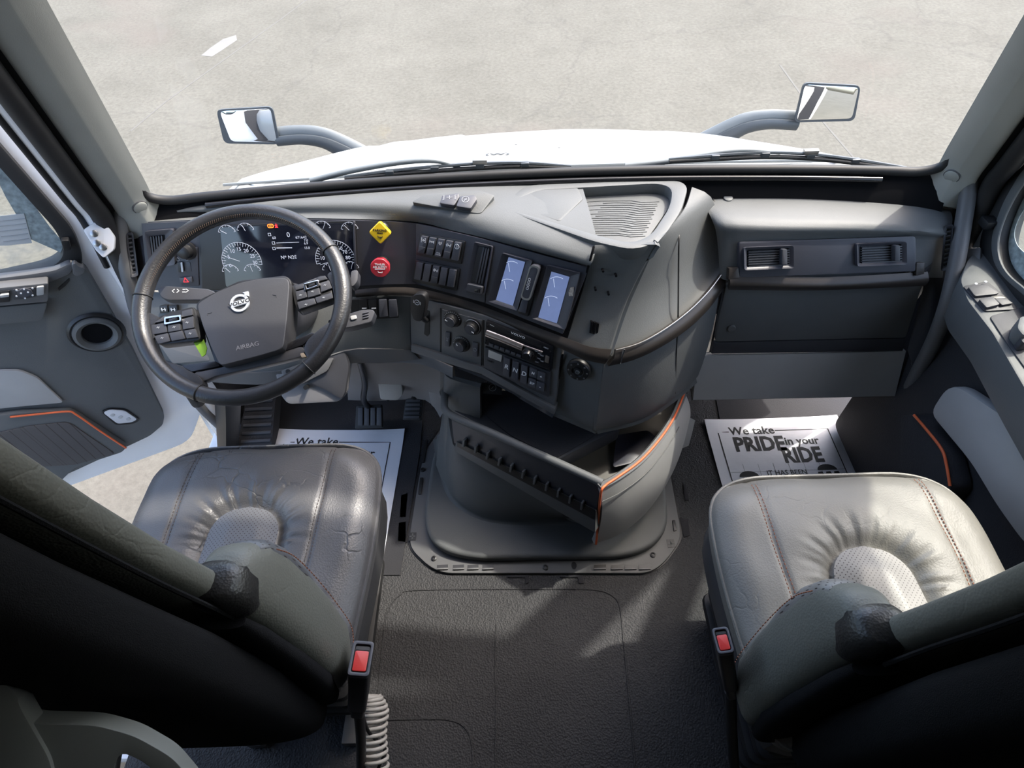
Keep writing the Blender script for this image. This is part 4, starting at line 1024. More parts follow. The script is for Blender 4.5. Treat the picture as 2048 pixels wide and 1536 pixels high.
ko, kc = knob('trailer_air_knob', 'red octagonal trailer air supply knob below the yellow knob', 760, 536, circ(0, 0, .0245, 8, a0=math.pi/8), M['redknob'], [('TRAILER', .0085, .0065), ('AIR SUPPLY', .002, .0065)], M['print'], .02)
STROKES('knob_icon', PK, [[(kc[0]-.012, kc[1]-.003), (kc[0]+.012, kc[1]-.002)], [(kc[0]-.005, kc[1]-.007), (kc[0]-.004, kc[1]-.011), (kc[0]+.005, kc[1]-.011), (kc[0]+.005, kc[1]-.008)]], .0012, .0465, M['print'], ko)

# ================================================================ ROCKER SWITCHES
sb = empty('rocker_switch_bank', PS.w(*PS.at(885, 540)), 'two rows of black rocker switches right of the knobs', 'switches')
def qd(tl, tr, br, bl, s0, s1, t0=0, t1=1):
    f = lambda s, t: ((tl[0]*(1-s)+tr[0]*s)*(1-t)+(bl[0]*(1-s)+br[0]*s)*t, (tl[1]*(1-s)+tr[1]*s)*(1-t)+(bl[1]*(1-s)+br[1]*s)*t)
    return [f(s0, t0), f(s1, t0), f(s1, t1), f(s0, t1)]
U4 = ((840, 467), (930, 483), (922, 529), (831, 510))
L4 = ((831, 519), (920, 538), (913, 582), (824, 563))
icons = {0: 'axle2', 1: 'axle', 2: 'arrow', 3: 'truck', 4: 'circle'}
for row, q4 in enumerate((U4, L4)):
    P('switch_frame', PS, q4, 0, .004, M['black'], sb, r=.003, bev=.001)
    for i in range(5):
        s0, s1 = .03+i*.185, .03+i*.185+.145
        act = row == 0 or i == 2
        fr = PS
        o = P('rocker_switch' if act else 'blank_switch', fr, qd(*q4, s0, s1, .10, .88), .004, .012, M['key'], sb, r=.0015, bev=.001)
        if act and not (row == 0 and i in (2, 4)):
            P('rocker_step', fr, qd(*q4, s0+.005, s1-.005, .58, .86), .012, .0145, M['dash_dark'], o, r=.001, bev=.001)
        if not act: continue
        fr_c = qd(*q4, s0, s1, .16, .40); cx = sum(p[0] for p in fr_c)/4; cy = sum(p[1] for p in fr_c)/4
        c = fr.off(.0125).at(cx, cy); X = lambda dx, dy: (c[0]+dx, c[1]+dy)
        k = icons[i] if row == 0 else 'truck'
        if k in ('axle', 'axle2'):
            Ln = [[X(-.005, 0), X(-.0018, 0)], [X(.0018, 0), X(.005, 0)], ([X(-.002, 0), X(0, .002), X(.002, 0), X(0, -.002)], True), [X(-.005, .003), X(-.005, -.003)], [X(.005, .003), X(.005, -.003)]]
            if k == 'axle2': Ln += [[X(-.0062, .0045), X(-.0035, .0045)], [X(.0035, .0045), X(.0062, .0045)], [X(-.0062, -.0045), X(-.0035, -.0045)], [X(.0035, -.0045), X(.0062, -.0045)]]
        elif k == 'arrow': Ln = [[X(-.0025, .0035), X(-.0035, 0), X(0, -.0035), X(.0035, 0), X(.0025, .0035)], [X(-.001, .001), X(.001, .001)]]
        elif k == 'truck': Ln = [[X(-.006, -.001), X(-.004, .002), X(-.001, .002), X(-.001, -.001), X(.006, -.001), X(.006, .003)], (circ(c[0]-.0035, c[1]-.0022, .0015, 8), True), (circ(c[0]+.004, c[1]-.0022, .0015, 8), True)]
        else: Ln = [(circ(*c, .0055, 16), True), [X(-.002, .003), X(.0015, .0005), X(-.001, -.001), X(.002, -.003)]]
        STROKES('switch_icon', fr, Ln, .0012, .0123, M['print'], o)
        if row == 0 and i == 2:
            r4 = qd(*q4, s0, s1, .66, .84); e = fr.off(.0125).at(sum(p[0] for p in r4)/4, sum(p[1] for p in r4)/4)
            TEXT('switch_text', 'CHG\nSHOW', fr, e[0], e[1], .0045, .0124, M['print'], o, ext=.0002)
# card slot with a small roller at the bottom
cs = empty('card_slot', PS.w(*PS.at(958, 545)), 'tall ribbed slot with a roller, left of the gauge displays', 'slot')
RING('slot_bezel', PS, [(948, 484), (985, 493), (970, 590), (928, 580)], [(956, 492), (980, 498), (965, 576), (938, 570)], 0, .007, M['fascia'], cs, ra=.004, rb=.003, hin=.002)
P('slot_back', PS, [(956, 492), (980, 498), (965, 576), (938, 570)], .0005, .0015, M['black'], cs, bev=0)
for k in range(3):
    t = .42+k*.2
    P('slot_rib', PS, [(956+24*t, 492+6*t), (956+24*t+3.5, 493+6*t), (940+27*t+2.5, 564+6*t), (940+27*t-1, 563+6*t)], .0015, .004+.001*k, M['dash_dark'], cs, bev=.0005)
P('slot_roller', PS, [(934, 567), (965, 574), (962, 590), (931, 583)], .002, .014, M['dash_dark'], cs, r=.004, bev=.004, seg=3)
P('roller_window', PS, [(950, 574), (961, 577), (959, 586), (948, 584)], .012, .0148, M['gloss'], cs, r=.002)

# ================================================================ GAUGE DISPLAYS
gd_ = empty('gauge_display', PG.w(*PG.at(1070, 620)), 'pair of pale blue gauge screens flanking a phone mount', 'display')
for (outer, inner, cs2) in (([(1004, 506), (1064, 522), (1034, 622), (975, 603)], [(1016, 514), (1050, 524), (1025, 614), (990, 602)], ((1022, 539), (1014, 574))),
                            ([(1094, 530), (1160, 546), (1130, 660), (1063, 637)], [(1102, 543), (1139, 554), (1113, 649), (1075, 637)], ((1112, 570), (1101, 608)))):
    b = RING('screen_bezel', PG, outer, inner, 0, .010, M['fascia'], gd_, ra=.004, rb=.001, hin=.0015)
    P('screen', PG, inner, .0008, .0018, M['lcd'], b, bev=0)
    for (x, y) in cs2:
        a0 = PG.off(.002).at(x, y)
        c = (a0[0], a0[1]); r = .026; ang = -.25
        arc = [(c[0]+.004+r*math.cos(R_(t)), c[1]-.006+r*math.sin(R_(t))) for t in range(150, 29, -10)]
        I = uvs(PG.off(.002), inner)
        umin = None
        STROKES('dial', PG, [[q for q in arc if abs(q[0]-c[0]) < .016], [(c[0]-.002, c[1]-.006), (c[0]-.009, c[1]+.013)]], .0011, .0021, M['lcd_mark'], b, t=.0002)
pm_ = P('mount_base', PG, [(1064, 525), (1084, 530), (1056, 634), (1035, 626)], 0, .005, M['black'], gd_, r=.004)
P('mount_lower', PG, [(1044, 598), (1056, 602), (1051, 627), (1036, 623)], .005, .009, M['key'], gd_, r=.002)
P('worn_mark', PG, [(1141, 575), (1148, 574), (1146, 592), (1138, 592), (1137, 584)], .0098, .0104, mat('worn_plastic', (.35, .32, .28, 1), .8, var=.5, vscale=200), gd_, bev=0)
ph = empty('phone_mount', PG.w(*PG.at(1058, 580)), 'black magnetic phone mount bar between the blue screens', 'phone mount')
P('mount_bar', PG, [(1060, 529), (1080, 534), (1059, 603), (1040, 597)], .006, .024, M['fascia'], ph, r=.010, bev=.002, seg=3)
o = RING('mount_rim', PG, [(1060, 529), (1080, 534), (1059, 603), (1040, 597)], [(1062, 533), (1077, 537), (1057, 599), (1043, 594)], .0235, .0247, M['steel'], ph, ra=.010, rb=.008, bev=0)
TEXTP('mount_logo', 'OGGO', PG, 1057, 568, .0095, .0248, M['print'], ph, x2=1060, y2=555, ext=.0003)

# ================================================================ LOWER STACK: brake lever, climate, radio, gear keys
c_tl, c_tr, c_bl, c_br = pz(822, 596, .706), pz(1122, 697, .662), pz(822, 698, .552), pz(1108, 818, .448)
PC = quad_frame(c_tl, c_tr, c_bl)
cst = empty('console_stack', PC.w(*PC.at(965, 735)), 'slanted lower console panel below the trim strip', 'console panel')
P('stack_panel', PC, [(820, 590), (970, 632), (1124, 692), (1108, 822), (965, 738), (822, 692)], -.02, 0, M['midgrey'], cst, r=.004, bev=.002)
P('stack_ledge', PC, [(822, 690), (965, 735), (1110, 818), (1108, 830), (962, 748), (822, 704)], -.02, .010, M['midgrey'], cst, r=.003, bev=.003)
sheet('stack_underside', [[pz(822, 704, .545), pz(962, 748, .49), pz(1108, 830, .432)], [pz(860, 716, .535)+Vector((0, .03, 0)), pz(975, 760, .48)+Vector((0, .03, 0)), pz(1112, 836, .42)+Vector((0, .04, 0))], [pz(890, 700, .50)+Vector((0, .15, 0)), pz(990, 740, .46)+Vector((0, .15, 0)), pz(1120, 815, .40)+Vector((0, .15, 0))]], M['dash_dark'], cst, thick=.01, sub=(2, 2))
for pl in ([(880, 616), (883, 617), (883, 712), (880, 711)], [(966, 640), (969, 641), (967, 738), (964, 737)]):
    P('panel_gap', PC, pl, -.001, .0008, M['black'], cst, bev=0)
# trailer brake lever
tl_ = empty('trailer_brake_lever', PC.w(*PC.at(850, 665)), 'black trailer hand brake lever with a round brake symbol', 'lever')
P('lever_slot', PC, [(852, 620), (859, 622), (859, 668), (855, 673), (848, 668)], .0, .0012, M['black'], tl_, r=.002, bev=0)
lw0 = PC.w(*PC.at(853, 640), .0); hx = PC.off(.06).at(834, 615)
tube('lever_stem', [lw0, PC.w(*PC.off(.03).at(850, 640), .03), PC.w(*PC.off(.05).at(842, 632), .05)], .007, M['black'], tl_, k=4)
LH = Frame(PC.w(*hx, .06), PC.ux, PC.n)
P('lever_handle', LH, [(822, 598), (828, 589), (843, 588), (851, 594), (851, 610), (846, 638), (838, 645), (826, 640), (820, 620)], -.014, .006, M['black'], tl_, r=.008, bev=.006, seg=3)
a = LH.off(.0065).at(834, 605)
STROKES('lever_icon', LH, [(circ(*a, .0065, 16), True), [(a[0]-.0085, a[1]+.004), (a[0]-.0095, a[1]), (a[0]-.0085, a[1]-.004)], [(a[0]+.0085, a[1]+.004), (a[0]+.0095, a[1]), (a[0]+.0085, a[1]-.004)], [(a[0]-.003, a[1]), (a[0]+.003, a[1])]], .0012, .0064, M['print'], tl_)
# climate panel
cl = empty('climate_panel', PC.w(*PC.at(922, 690)), 'climate control panel with three black rotary knobs', 'climate control')
P('climate_plate', PC, [(884, 619), (964, 641), (962, 733), (883, 710)], 0, .003, M['midgrey'], cl, r=.002, bev=.001)
for i, (x, y, sc_, na) in enumerate(((905, 638, 1, 160), (945, 653, 1, -20), (923, 688, 1, 125))):
    c = PC.off(.004).at(x, y)
    o = lathe('climate_knob', PC, *c, [(.0235, .002), (.0235, .005), (.019, .007), (.0165, .007), (.0155, .020), (.0135, .022), (0, .022)], M['black'], cl, n=32)
    lathe('knob_cap', PC, *c, [(.0135, .0215), (.013, .0228), (0, .0232)], M['key'], o, n=28)
    a = R_(na); STROKES('knob_pointer', PC, [[(c[0]+.006*math.cos(a), c[1]+.006*math.sin(a)), (c[0]+.0125*math.cos(a), c[1]+.0125*math.sin(a))]], .0018, .0236, M['print'], o)
    tk = [[(c[0]+.0195*math.cos(R_(t)), c[1]+.0195*math.sin(R_(t))), (c[0]+.022*math.cos(R_(t)), c[1]+.022*math.sin(R_(t)))] for t in range(20, 200, 15)]
    if i == 1: tk = [[(c[0]+.0205*math.cos(R_(t)), c[1]+.0205*math.sin(R_(t))) for t in range(150, -41, -10)]]
    STROKES('knob_scale', PC, tk, .0010, .0068, M['greyprint'], o)
for (pl, s) in (([(890, 664), (900, 666), (899, 694), (889, 692)], 'AC'), ([(945, 684), (956, 687), (954, 715), (944, 712)], '')):
    o = P('climate_button', PC, pl, .003, .008, M['key'], cl, r=.002)
    c = PC.off(.009).at(sum(p[0] for p in pl)/4, sum(p[1] for p in pl)/4)
    if s: TEXT('button_text', 'A/C', PC, *c, .008, .0082, M['greyprint'], o, ang=math.pi/2, ext=.0002)
    else: STROKES('button_icon', PC, [(circ(*c, .0045, 12), True), [(c[0], c[1]), (c[0], c[1]+.006)]], .001, .0083, M['greyprint'], o)
# radio
rad = empty('car_radio', PC.w(*PC.at(1030, 720)), 'single-slot truck radio with a brushed metal bar and knob', 'radio')
P('radio_face', PC, [(972, 642), (1107, 693), (1103, 742), (969, 688)], 0, .010, M['gloss'], rad, r=.002, bev=.002)
P('cd_slot', PC, [(992, 657), (1082, 692), (1081, 696), (991, 661)], .010, .0112, M['black'], rad, bev=0)
sh_ = [PC.w(*PC.off(.012).at(*q), .006) for q in ((972, 667), (1005, 679), (1045, 696))]
tube('metal_bar', sh_, .0115, M['radio_bar'], rad, n=16)
tube('metal_bar_thin', [PC.w(*PC.off(.010).at(*q), .010) for q in ((1045, 690), (1085, 704))], .003, M['radio_bar'], rad, n=10)
TEXTP('radio_logo', 'VOLVO', PC, 1036, 671, .008, .0108, M['print'], rad, x2=1056, y2=679, ext=.0003, sx=1.4)
for i in range(6):
    P('preset_button', PC, [(978+i*11, 686+i*4.2), (987+i*11, 689.5+i*4.2), (986+i*11, 694.5+i*4.2), (977+i*11, 691+i*4.2)], .010, .0125, M['key'], rad, r=.0008, bev=.0005)
kc = PC.off(.012).at(1056, 708)
lathe('radio_knob', PC, *kc, [(.0145, .009), (.0145, .014), (.0125, .017), (.0115, .024), (.010, .026), (0, .026)], M['gloss'], rad, n=28)
lathe('radio_knob_ring', PC, *kc, [(.0155, .009), (.0155, .0125), (.0145, .0125)], M['steel'], rad, n=28)
for i, q in enumerate(((1073, 702), (1079, 707), (1084, 711), (1078, 717), (1084, 722), (1074, 724))):
    c = PC.off(.012).at(*q); PL('radio_button', PC, rect(*c, .010, .003), .010, .013, M['key'], rad, r=.0008, bev=.0004)
    STROKES('button_mark', PC, [[(c[0]-.003, c[1]), (c[0]+.003, c[1])]], .0010, .0132, M['greyprint'], rad)
P('usb_port', PC, [(1091, 711), (1099, 714), (1097, 727), (1089, 724)], .010, .012, M['steel'], rad, r=.001, bev=.0004)
for (s, x, y) in (('Phone', 984, 651), ('MENU', 1092, 696)):
    TEXTP('radio_text', s, PC, x, y, .0045, .0106, M['print'], rad, x2=x+20, y2=y+8, ext=.0002)
for q in ((975, 652), (1101, 703), (971, 682), (1098, 736)):
    lathe('radio_screw', PC, *PC.off(.010).at(*q), [(.0018, .009), (.0018, .0112), (0, .0112)], M['black'], rad, n=8)
# gear selector keys
gs = empty('gear_selector', PC.w(*PC.at(1030, 790)), 'gear selector keypad with R N D keys under the radio', 'gear selector')
P('selector_plate', PC, [(969, 694), (1101, 745), (1097, 795), (967, 736)], 0, .008, M['dash_dark'], gs, r=.003, bev=.003)
P('selector_display', PC, [(977, 700), (1004, 711), (1002, 724), (976, 714)], .008, .0105, M['lcd_grey'], gs, r=.001, bev=.001)
TEXTP('selector_text', 'HHBT', PC, 981, 723, .008, .0084, M['black'], gs, x2=1000, y2=730, ext=.0003)
for s, x in (('R', 1013), ('N', 1030.5), ('D', 1048)):
    dy = (x-1013)*.40
    o = P('gear_key', PC, [(x-5.5, 715+dy), (x+7, 720+dy), (x+5, 756+dy), (x-8, 750+dy)], .008, .015, M['key'], gs, r=.002, bev=.0015)
    TEXTP('key_letter', s, PC, x, 734+dy, .018, .0153, M['print'], o, x2=x+20, y2=734+dy+8, ext=.0003, bold=.0003)
for s, x, y in (('M', 1066, 747), ('+', 1082, 754), ('E/P', 1064, 767), ('-', 1080, 774)):
    o = P('gear_key', PC, [(x-7, y-11.5), (x+8, y-6), (x+7, y+10), (x-8, y+4.5)], .008, .0145, M['key'], gs, r=.0015, bev=.001)
    TEXTP('key_letter', s, PC, x, y, .011 if len(s) < 3 else .0095, .0148, M['print'], o, x2=x+20, y2=y+8, ext=.0003, bold=.0002)
# ================================================================ STEERING WHEEL
_e, _y = R_(65.3), R_(4.9)
WC = Vector((-.6215, .898, .906))
WN = Vector((math.sin(_y)*math.cos(_e), -math.cos(_e)*math.cos(_y), math.sin(_e)))
WF = Frame(WC, (1, 0, 0), WN)
sw_ = empty('steering_wheel', WC, 'black leather steering wheel with button spokes and silver emblem', 'steering wheel')
RR, RT = .2040, .0160
v = []; f = []; N1, N2 = 120, 18
for i in range(N1):
    a = 2*math.pi*i/N1
    for k in range(N2):
        b = 2*math.pi*k/N2
        grip = 1+.10*max(0, math.cos(2*(a-R_(5))))**4
        v.append(WF.w((RR+RT*grip*math.cos(b))*math.cos(a), (RR+RT*grip*math.cos(b))*math.sin(a), RT*1.05*math.sin(b)))
for i in range(N1):
    for k in range(N2):
        f.append([i*N2+k, i*N2+(k+1) % N2, ((i+1) % N1)*N2+(k+1) % N2, ((i+1) % N1)*N2+k])
rim = mk('rim', v, f, M['wheel'], sw_, smooth=True)
def rim_ang(x, y):
    u, w = WF.at(x, y); return math.atan2(w, u)
for q in ((288, 594), (655, 505), (400, 785), (612, 730)):
    a = rim_ang(*q); R2 = RT*1.09
    tube('rim_seam', [WF.w((RR+R2*math.cos(b))*math.cos(a), (RR+R2*math.cos(b))*math.sin(a), R2*1.04*math.sin(b)) for b in [2*math.pi*k/20 for k in range(20)]], .0012, M['rubber'], rim, closed=True, n=5)
g = []
a0, a1 = rim_ang(655, 505), rim_ang(288, 594)
if a1 < a0: a1 += 2*math.pi
for k in range(110):
    a = a0+(a1-a0)*(k+.5)/110
    b = math.pi-.75
    rr = RR+RT*1.02*math.cos(b); hh = RT*1.07*math.sin(b)
    p = WF.w(rr*math.cos(a), rr*math.sin(a), hh); q = WF.w((rr-.003)*math.cos(a+.012), (rr-.003)*math.sin(a+.012), hh-.005)
    g.append(tube_geo([p, q], .0009, 4))
v, f = merge(g); st = mk('rim_stitching', v, f, mat('thread', (.11, .075, .055, 1), .8), rim, smooth=False); st['kind'] = 'stuff'
# hub
HUBP = [(394, 612), (399, 604), (432, 584), (480, 565), (520, 557), (570, 555), (578, 562), (577, 590), (573, 640), (567, 690), (561, 699), (520, 711), (470, 724), (444, 731), (436, 725), (420, 690), (404, 648)]
hb = P('airbag_cover', WF, HUBP, -.045, .016, M['hub'], sw_, r=.010, bev=.007, seg=3)
P('hub_skirt', WF, [(390, 612), (399, 598), (480, 560), (572, 550), (584, 562), (582, 600), (574, 692), (560, 706), (445, 738), (430, 728)], -.06, -.018, M['black'], sw_, r=.01, bev=.004)
HT = WF.off(.016)
ec = HT.at(480.5, 607); bx_ = HT.at(520, 595.5); ea = math.atan2(bx_[1]-ec[1], bx_[0]-ec[0])
em = empty('emblem', WF.w(*ec)); em.parent = sw_; em.location = WF.w(*ec)-WC; WM[em.name] = Matrix.Translation(WF.w(*ec))
LOGO = mat('emblem_silver', (.66, .68, .72, 1), .25, metal=.4)
def rot(p, a=ea): return (ec[0]+p[0]*math.cos(a)-p[1]*math.sin(a), ec[1]+p[0]*math.sin(a)+p[1]*math.cos(a))
RING('emblem_ring', WF, [rot(q) for q in circ(0, 0, .0190, 36)], [rot(q) for q in circ(0, 0, .0142, 36)], .016, .0195, LOGO, em, local=True, bev=0)
PL('emblem_bar', WF, [rot(q) for q in ((-.0185, -.0052), (.0185, -.0052), (.0185, .0052), (-.0185, .0052))], .016, .0200, LOGO, em, r=.001, bev=.0004)
PL('emblem_arrow', WF, [rot(q) for q in ((.0105, .011), (.0135, .0085), (.0165, .0115), (.0205, .0085), (.0215, .0195), (.010, .0205), (.0135, .0165))], .016, .0195, LOGO, em, bev=.0003)
TEXT('emblem_text', 'VOLVO', WF, *rot((0, 0)), .0105, .0202, M['blackprint'], em, ang=ea, ext=.0003, sx=1.25, bold=.0003)
ta = HT.at(495, 692); tb = HT.at(530, 684)
TEXT('airbag_text', 'AIRBAG', WF, *ta, .013, .0163, M['lowgrey'], sw_, ang=math.atan2(tb[1]-ta[1], tb[0]-ta[0]), ext=.0003)
for (x, y, s) in ((419, 628, 1), (549, 592, -1)):
    c = HT.at(x, y); STROKES('horn_mark', WF, [[(c[0]-.004*s, c[1]-.003), (c[0]-.004*s, c[1]+.001), (c[0]+.004*s, c[1]+.003)]], .001, .0163, M['dash_dark'], sw_)
# button pods
def pod(outline, rows, ring, inner, parent, nm):
    o = P(nm, WF, outline, -.028, -.002, M['black'], sw_, r=.008, bev=.004)
    for b in rows: P('wheel_button', WF, b, -.002, .0025, M['dash_dark'], o, r=.0015, bev=.001)
    RING('thumbwheel_bezel', WF, ring, inner, -.002, .006, M['chrome'], o, ra=.003, rb=.002, bev=.0005)
    cxy = [sum(p[i] for p in inner)/4 for i in (0, 1)]
    P('thumbwheel', WF, [((p[0]-cxy[0])*.6+cxy[0], (p[1]-cxy[1])*.75+cxy[1]) for p in inner], -.002, .007, M['gloss'], o, r=.0015, bev=.0015)
    return o
pl_ = pod([(302, 648), (314, 634), (345, 622), (388, 612), (397, 640), (402, 680), (317, 690), (306, 672)],
    [[(310, 644), (330, 631), (331, 641), (306, 646)], [(364, 622), (384, 617), (385, 630), (363, 634)], [(303, 650), (331, 645), (334, 664), (305, 669)],
     [(335, 650), (360, 647), (361, 660), (336, 664)], [(364, 638), (386, 632), (388, 655), (366, 659)], [(308, 672), (335, 666), (340, 682), (316, 688)], [(338, 666), (364, 661), (370, 677), (343, 682)], [(368, 661), (390, 657), (396, 674), (373, 677)]],
    [(328, 634), (363, 629), (364, 642), (328, 649)], [(332, 637), (358, 633), (359, 640), (332, 645)], sw_, 'button_pod')
pr_ = pod([(582, 570), (600, 567), (645, 549), (655, 556), (664, 580), (667, 598), (596, 624), (588, 605)],
    [[(590, 572), (607, 567), (608, 576), (591, 580)], [(612, 563), (632, 556), (632, 559), (612, 567)], [(636, 555), (650, 551), (655, 558), (637, 562)], [(591, 583), (611, 578), (614, 594), (594, 600)],
     [(614, 581), (638, 575), (641, 588), (616, 595)], [(640, 566), (658, 560), (664, 576), (642, 584)], [(594, 604), (628, 596), (632, 607), (598, 618)], [(630, 595), (664, 585), (666, 596), (634, 606)]],
    [(607, 567), (637, 559), (639, 571), (609, 581)], [(612, 570), (633, 564), (634, 570), (614, 577)], sw_, 'button_pod')
for (x, y) in ((316, 655), (348, 654), (374, 645), (380, 667), (324, 676), (601, 590), (625, 583), (650, 570), (612, 609), (647, 595)):
    c = WF.off(.003).at(x, y); STROKES('button_icon', WF, [[(c[0]-.003, c[1]-.0008), (c[0]+.003, c[1]+.0008)], [(c[0]-.001, c[1]+.002), (c[0]+.0015, c[1]-.002)]], .0010, .0027, M['greyprint'], pl_ if x < 480 else pr_)
# spokes out to the rim
P('spoke', WF, [(285, 618), (322, 636), (306, 650), (310, 680), (296, 672), (280, 650)], -.022, .002, M['wheel'], sw_, r=.008, bev=.005)
P('spoke', WF, [(652, 548), (690, 525), (697, 575), (690, 605), (668, 600), (664, 572)], -.022, .002, M['wheel'], sw_, r=.008, bev=.005)
P('spoke', WF, [(318, 716), (360, 732), (375, 740), (400, 752), (408, 768), (396, 790), (350, 768)], -.020, .002, M['wheel'], sw_, r=.010, bev=.006)
P('spoke', WF, [(605, 700), (612, 680), (640, 655), (662, 640), (680, 655), (650, 705), (618, 724)], -.020, .002, M['wheel'], sw_, r=.010, bev=.006)
P('paddle_trim', WF, [(362, 731), (432, 722), (440, 732), (380, 744)], -.02, -.004, M['gloss'], sw_, r=.004, bev=.002)
P('paddle_trim', WF, [(566, 690), (625, 664), (632, 668), (605, 690), (570, 702)], -.02, -.004, M['gloss'], sw_, r=.004, bev=.002)
P('lower_bridge', WF, [(386, 746), (440, 735), (520, 714), (570, 701), (604, 692), (612, 704), (600, 714), (520, 733), (430, 752), (405, 764)], -.024, -.006, M['hub'], sw_, r=.008, bev=.006)
P('worn_patch', WF, [(600, 707), (607, 705), (612, 714), (603, 715)], -.004, .0025, mat('worn_leather', (.28, .22, .15, 1), .7), sw_, r=.002, bev=.0005)

tag_ = P('hang_tag', WF.off(-.012), [(384, 680), (407, 678), (414, 696), (411, 709), (404, 714)], -.002, .0, M['lime'], None, r=.002, bev=.0005)
setp(tag_, 'lime green card tucked behind the left of the steering wheel hub', 'tag')

# column with shroud and stalks
colu = empty('steering_column', WC-WN*.3, 'steering column shroud with control stalks behind the wheel', 'steering column')
cpth = [WC-WN*d for d in (.055, .10, .16, .24)]
tube('column_shroud', [WC-WN*.055, WC-WN*.09+Vector((0, .005, 0)), WC-WN*.14+Vector((0, .03, 0)), WC-WN*.2+Vector((0, .08, 0)), WC-WN*.27+Vector((0, .16, 0))], [.05, .06, .065, .065, .06], M['dash_dark'], colu, k=4, n=20)
SC1 = Frame(pz(625, 780, .52), (1, 0, 0), (.1, -.75, .65))
P('lower_cover', SC1, [(548, 738), (600, 722), (692, 700), (698, 730), (690, 790), (678, 804), (575, 809), (560, 790)], -.05, .0, M['lowgrey'], colu, r=.012, bev=.006)
P('cover_side', SC1.off(.006), [(600, 760), (640, 722), (690, 702), (698, 735), (690, 788), (682, 800), (650, 780)], -.02, .002, M['dash_dark'], colu, r=.012, bev=.006)
P('cover_fin', SC1.off(.012), [(560, 742), (600, 728), (668, 716), (655, 742), (600, 770), (582, 772)], -.012, .004, M['midgrey'], colu, r=.008, bev=.004)
for q in ((520, 700), (613, 774), (578, 742)):
    lathe('cover_hole', SC1, *SC1.off(.008).at(*q), [(.006, 0), (.006, .018), (0, .018)], M['black'], colu, n=12)
LS = WF.off(-.055)
o = P('turn_stalk', LS, [(313, 575), (328, 571), (415, 577), (432, 584), (436, 600), (335, 601), (320, 594)], -.012, .008, M['dash_dark'], colu, r=.008, bev=.006, seg=3)
a = LS.off(.008).at(352, 582)
STROKES('stalk_icon', LS, [[(a[0]-.003, a[1]+.004), (a[0]-.008, a[1]), (a[0]-.003, a[1]-.004)], [(a[0]+.002, a[1]+.004), (a[0]+.007, a[1]), (a[0]+.002, a[1]-.004)], [(a[0]+.014, a[1]+.003), (a[0]+.020, a[1]+.003)], [(a[0]+.014, a[1]-.003), (a[0]+.020, a[1]-.003)], [(a[0]+.021, a[1]+.004), (a[0]+.027, a[1]), (a[0]+.021, a[1]-.004)]], .0014, .0083, M['print'], o)
o = P('wiper_stalk', LS, [(655, 640), (720, 620), (742, 618), (750, 622), (742, 644), (700, 655), (660, 660)], -.02, .006, M['dash_dark'], colu, r=.006, bev=.005, seg=3)
P('stalk_button', LS, [(700, 632), (712, 629), (714, 637), (702, 640)], .006, .010, M['grey'], o, r=.003)
for k in range(3): P('stalk_rib', LS, [(725, 625+k*5), (737, 622+k*5), (737, 624.5+k*5), (725, 627.5+k*5)], .006, .009, M['key'], o, bev=.0005)
P('retarder_stalk', LS.off(.02), [(702, 541), (716, 539), (715, 562), (706, 573), (699, 571)], -.02, .006, M['dash_dark'], colu, r=.006, bev=.004)

# ================================================================ PEDALS AND FOOTWELL
bpd = empty('brake_pedal', pz(736, 835, .09), 'broad brake pedal with three upright grooves', 'pedal')
BF = Frame(pz(736, 835, .10), (1, 0, 0), (0, -.62, .78))
P('pedal_pad', BF, [(712, 811), (763, 809), (765, 856), (709, 858)], -.02, .0, M['rubber'], bpd, r=.006, bev=.004)
for k in range(4):
    x = 716+k*12.5
    P('pad_rib', BF, [(x, 815), (x+9.5, 815), (x+9.5, 851), (x-.5, 851)], .0, .006, M['dash_dark'], bpd, r=.002, bev=.0015)
tube('pedal_arm', [BF.w(*BF.at(735, 815), -.02), pz(734, 795, .20)+Vector((0, -.03, .03)), pz(730, 765, .36), pz(720, 722, .50)], .0095, M['black'], bpd, k=4)
apd = empty('accelerator_pedal', pz(826, 820, .09), 'narrow accelerator pedal with crosswise grooves', 'pedal')
AF = Frame(pz(826, 820, .11), (1, 0, 0), (.05, -.66, .75))
P('pedal_pad', AF, [(812, 792), (847, 793), (842, 841), (805, 840)], -.02, .0, M['rubber'], apd, r=.004, bev=.003)
for k in range(5):
    y = 798+k*8.4
    P('pad_rib', AF, [(813-k*1.2, y), (841-k*.6, y), (840-k*.6, y+5.5), (812-k*1.2, y+5.5)], .0, .005, M['dash_dark'], apd, r=.001, bev=.001)
tube('pedal_arm', [AF.w(*AF.at(828, 796), -.02), pz(826, 775, .22), pz(822, 750, .34)], .016, M['black'], apd, k=4)
fr_ = empty('footrest', pz(520, 880, 0), 'ribbed black footrest at the left of the driver footwell', 'footrest')
FF = Frame(pz(515, 860, .07), (1, 0, 0), (.1, -.55, .83))
P('footrest_plate', FF, [(492, 790), (552, 788), (542, 910), (470, 912)], -.07, .0, M['footfloor'], fr_, r=.01, bev=.006)
for k in range(7):
    y = 800+k*16
    P('rib', FF, [(492-k*2, y), (546-k*1, y-3), (545-k*1, y+3), (491-k*2, y+6)], .0, .006, M['dash_dark'], fr_, r=.002, bev=.002)
tube('pedal_return', [pz(768, 745, .36), pz(772, 780, .22), pz(776, 800, .14)], .006, M['black'], bpd, n=8)
kick = sheet('kick_panel', [[pz(690, 724, .50), pz(760, 722, .49), pz(850, 720, .48), pz(905, 740, .44)], [pz(694, 762, .33), pz(760, 765, .33), pz(850, 770, .32), pz(905, 790, .30)], [pz(696, 800, .14), pz(760, 802, .13), pz(850, 800, .13), pz(880, 835, .12)]], M['lowgrey'], thick=.02, sub=(2, 3))
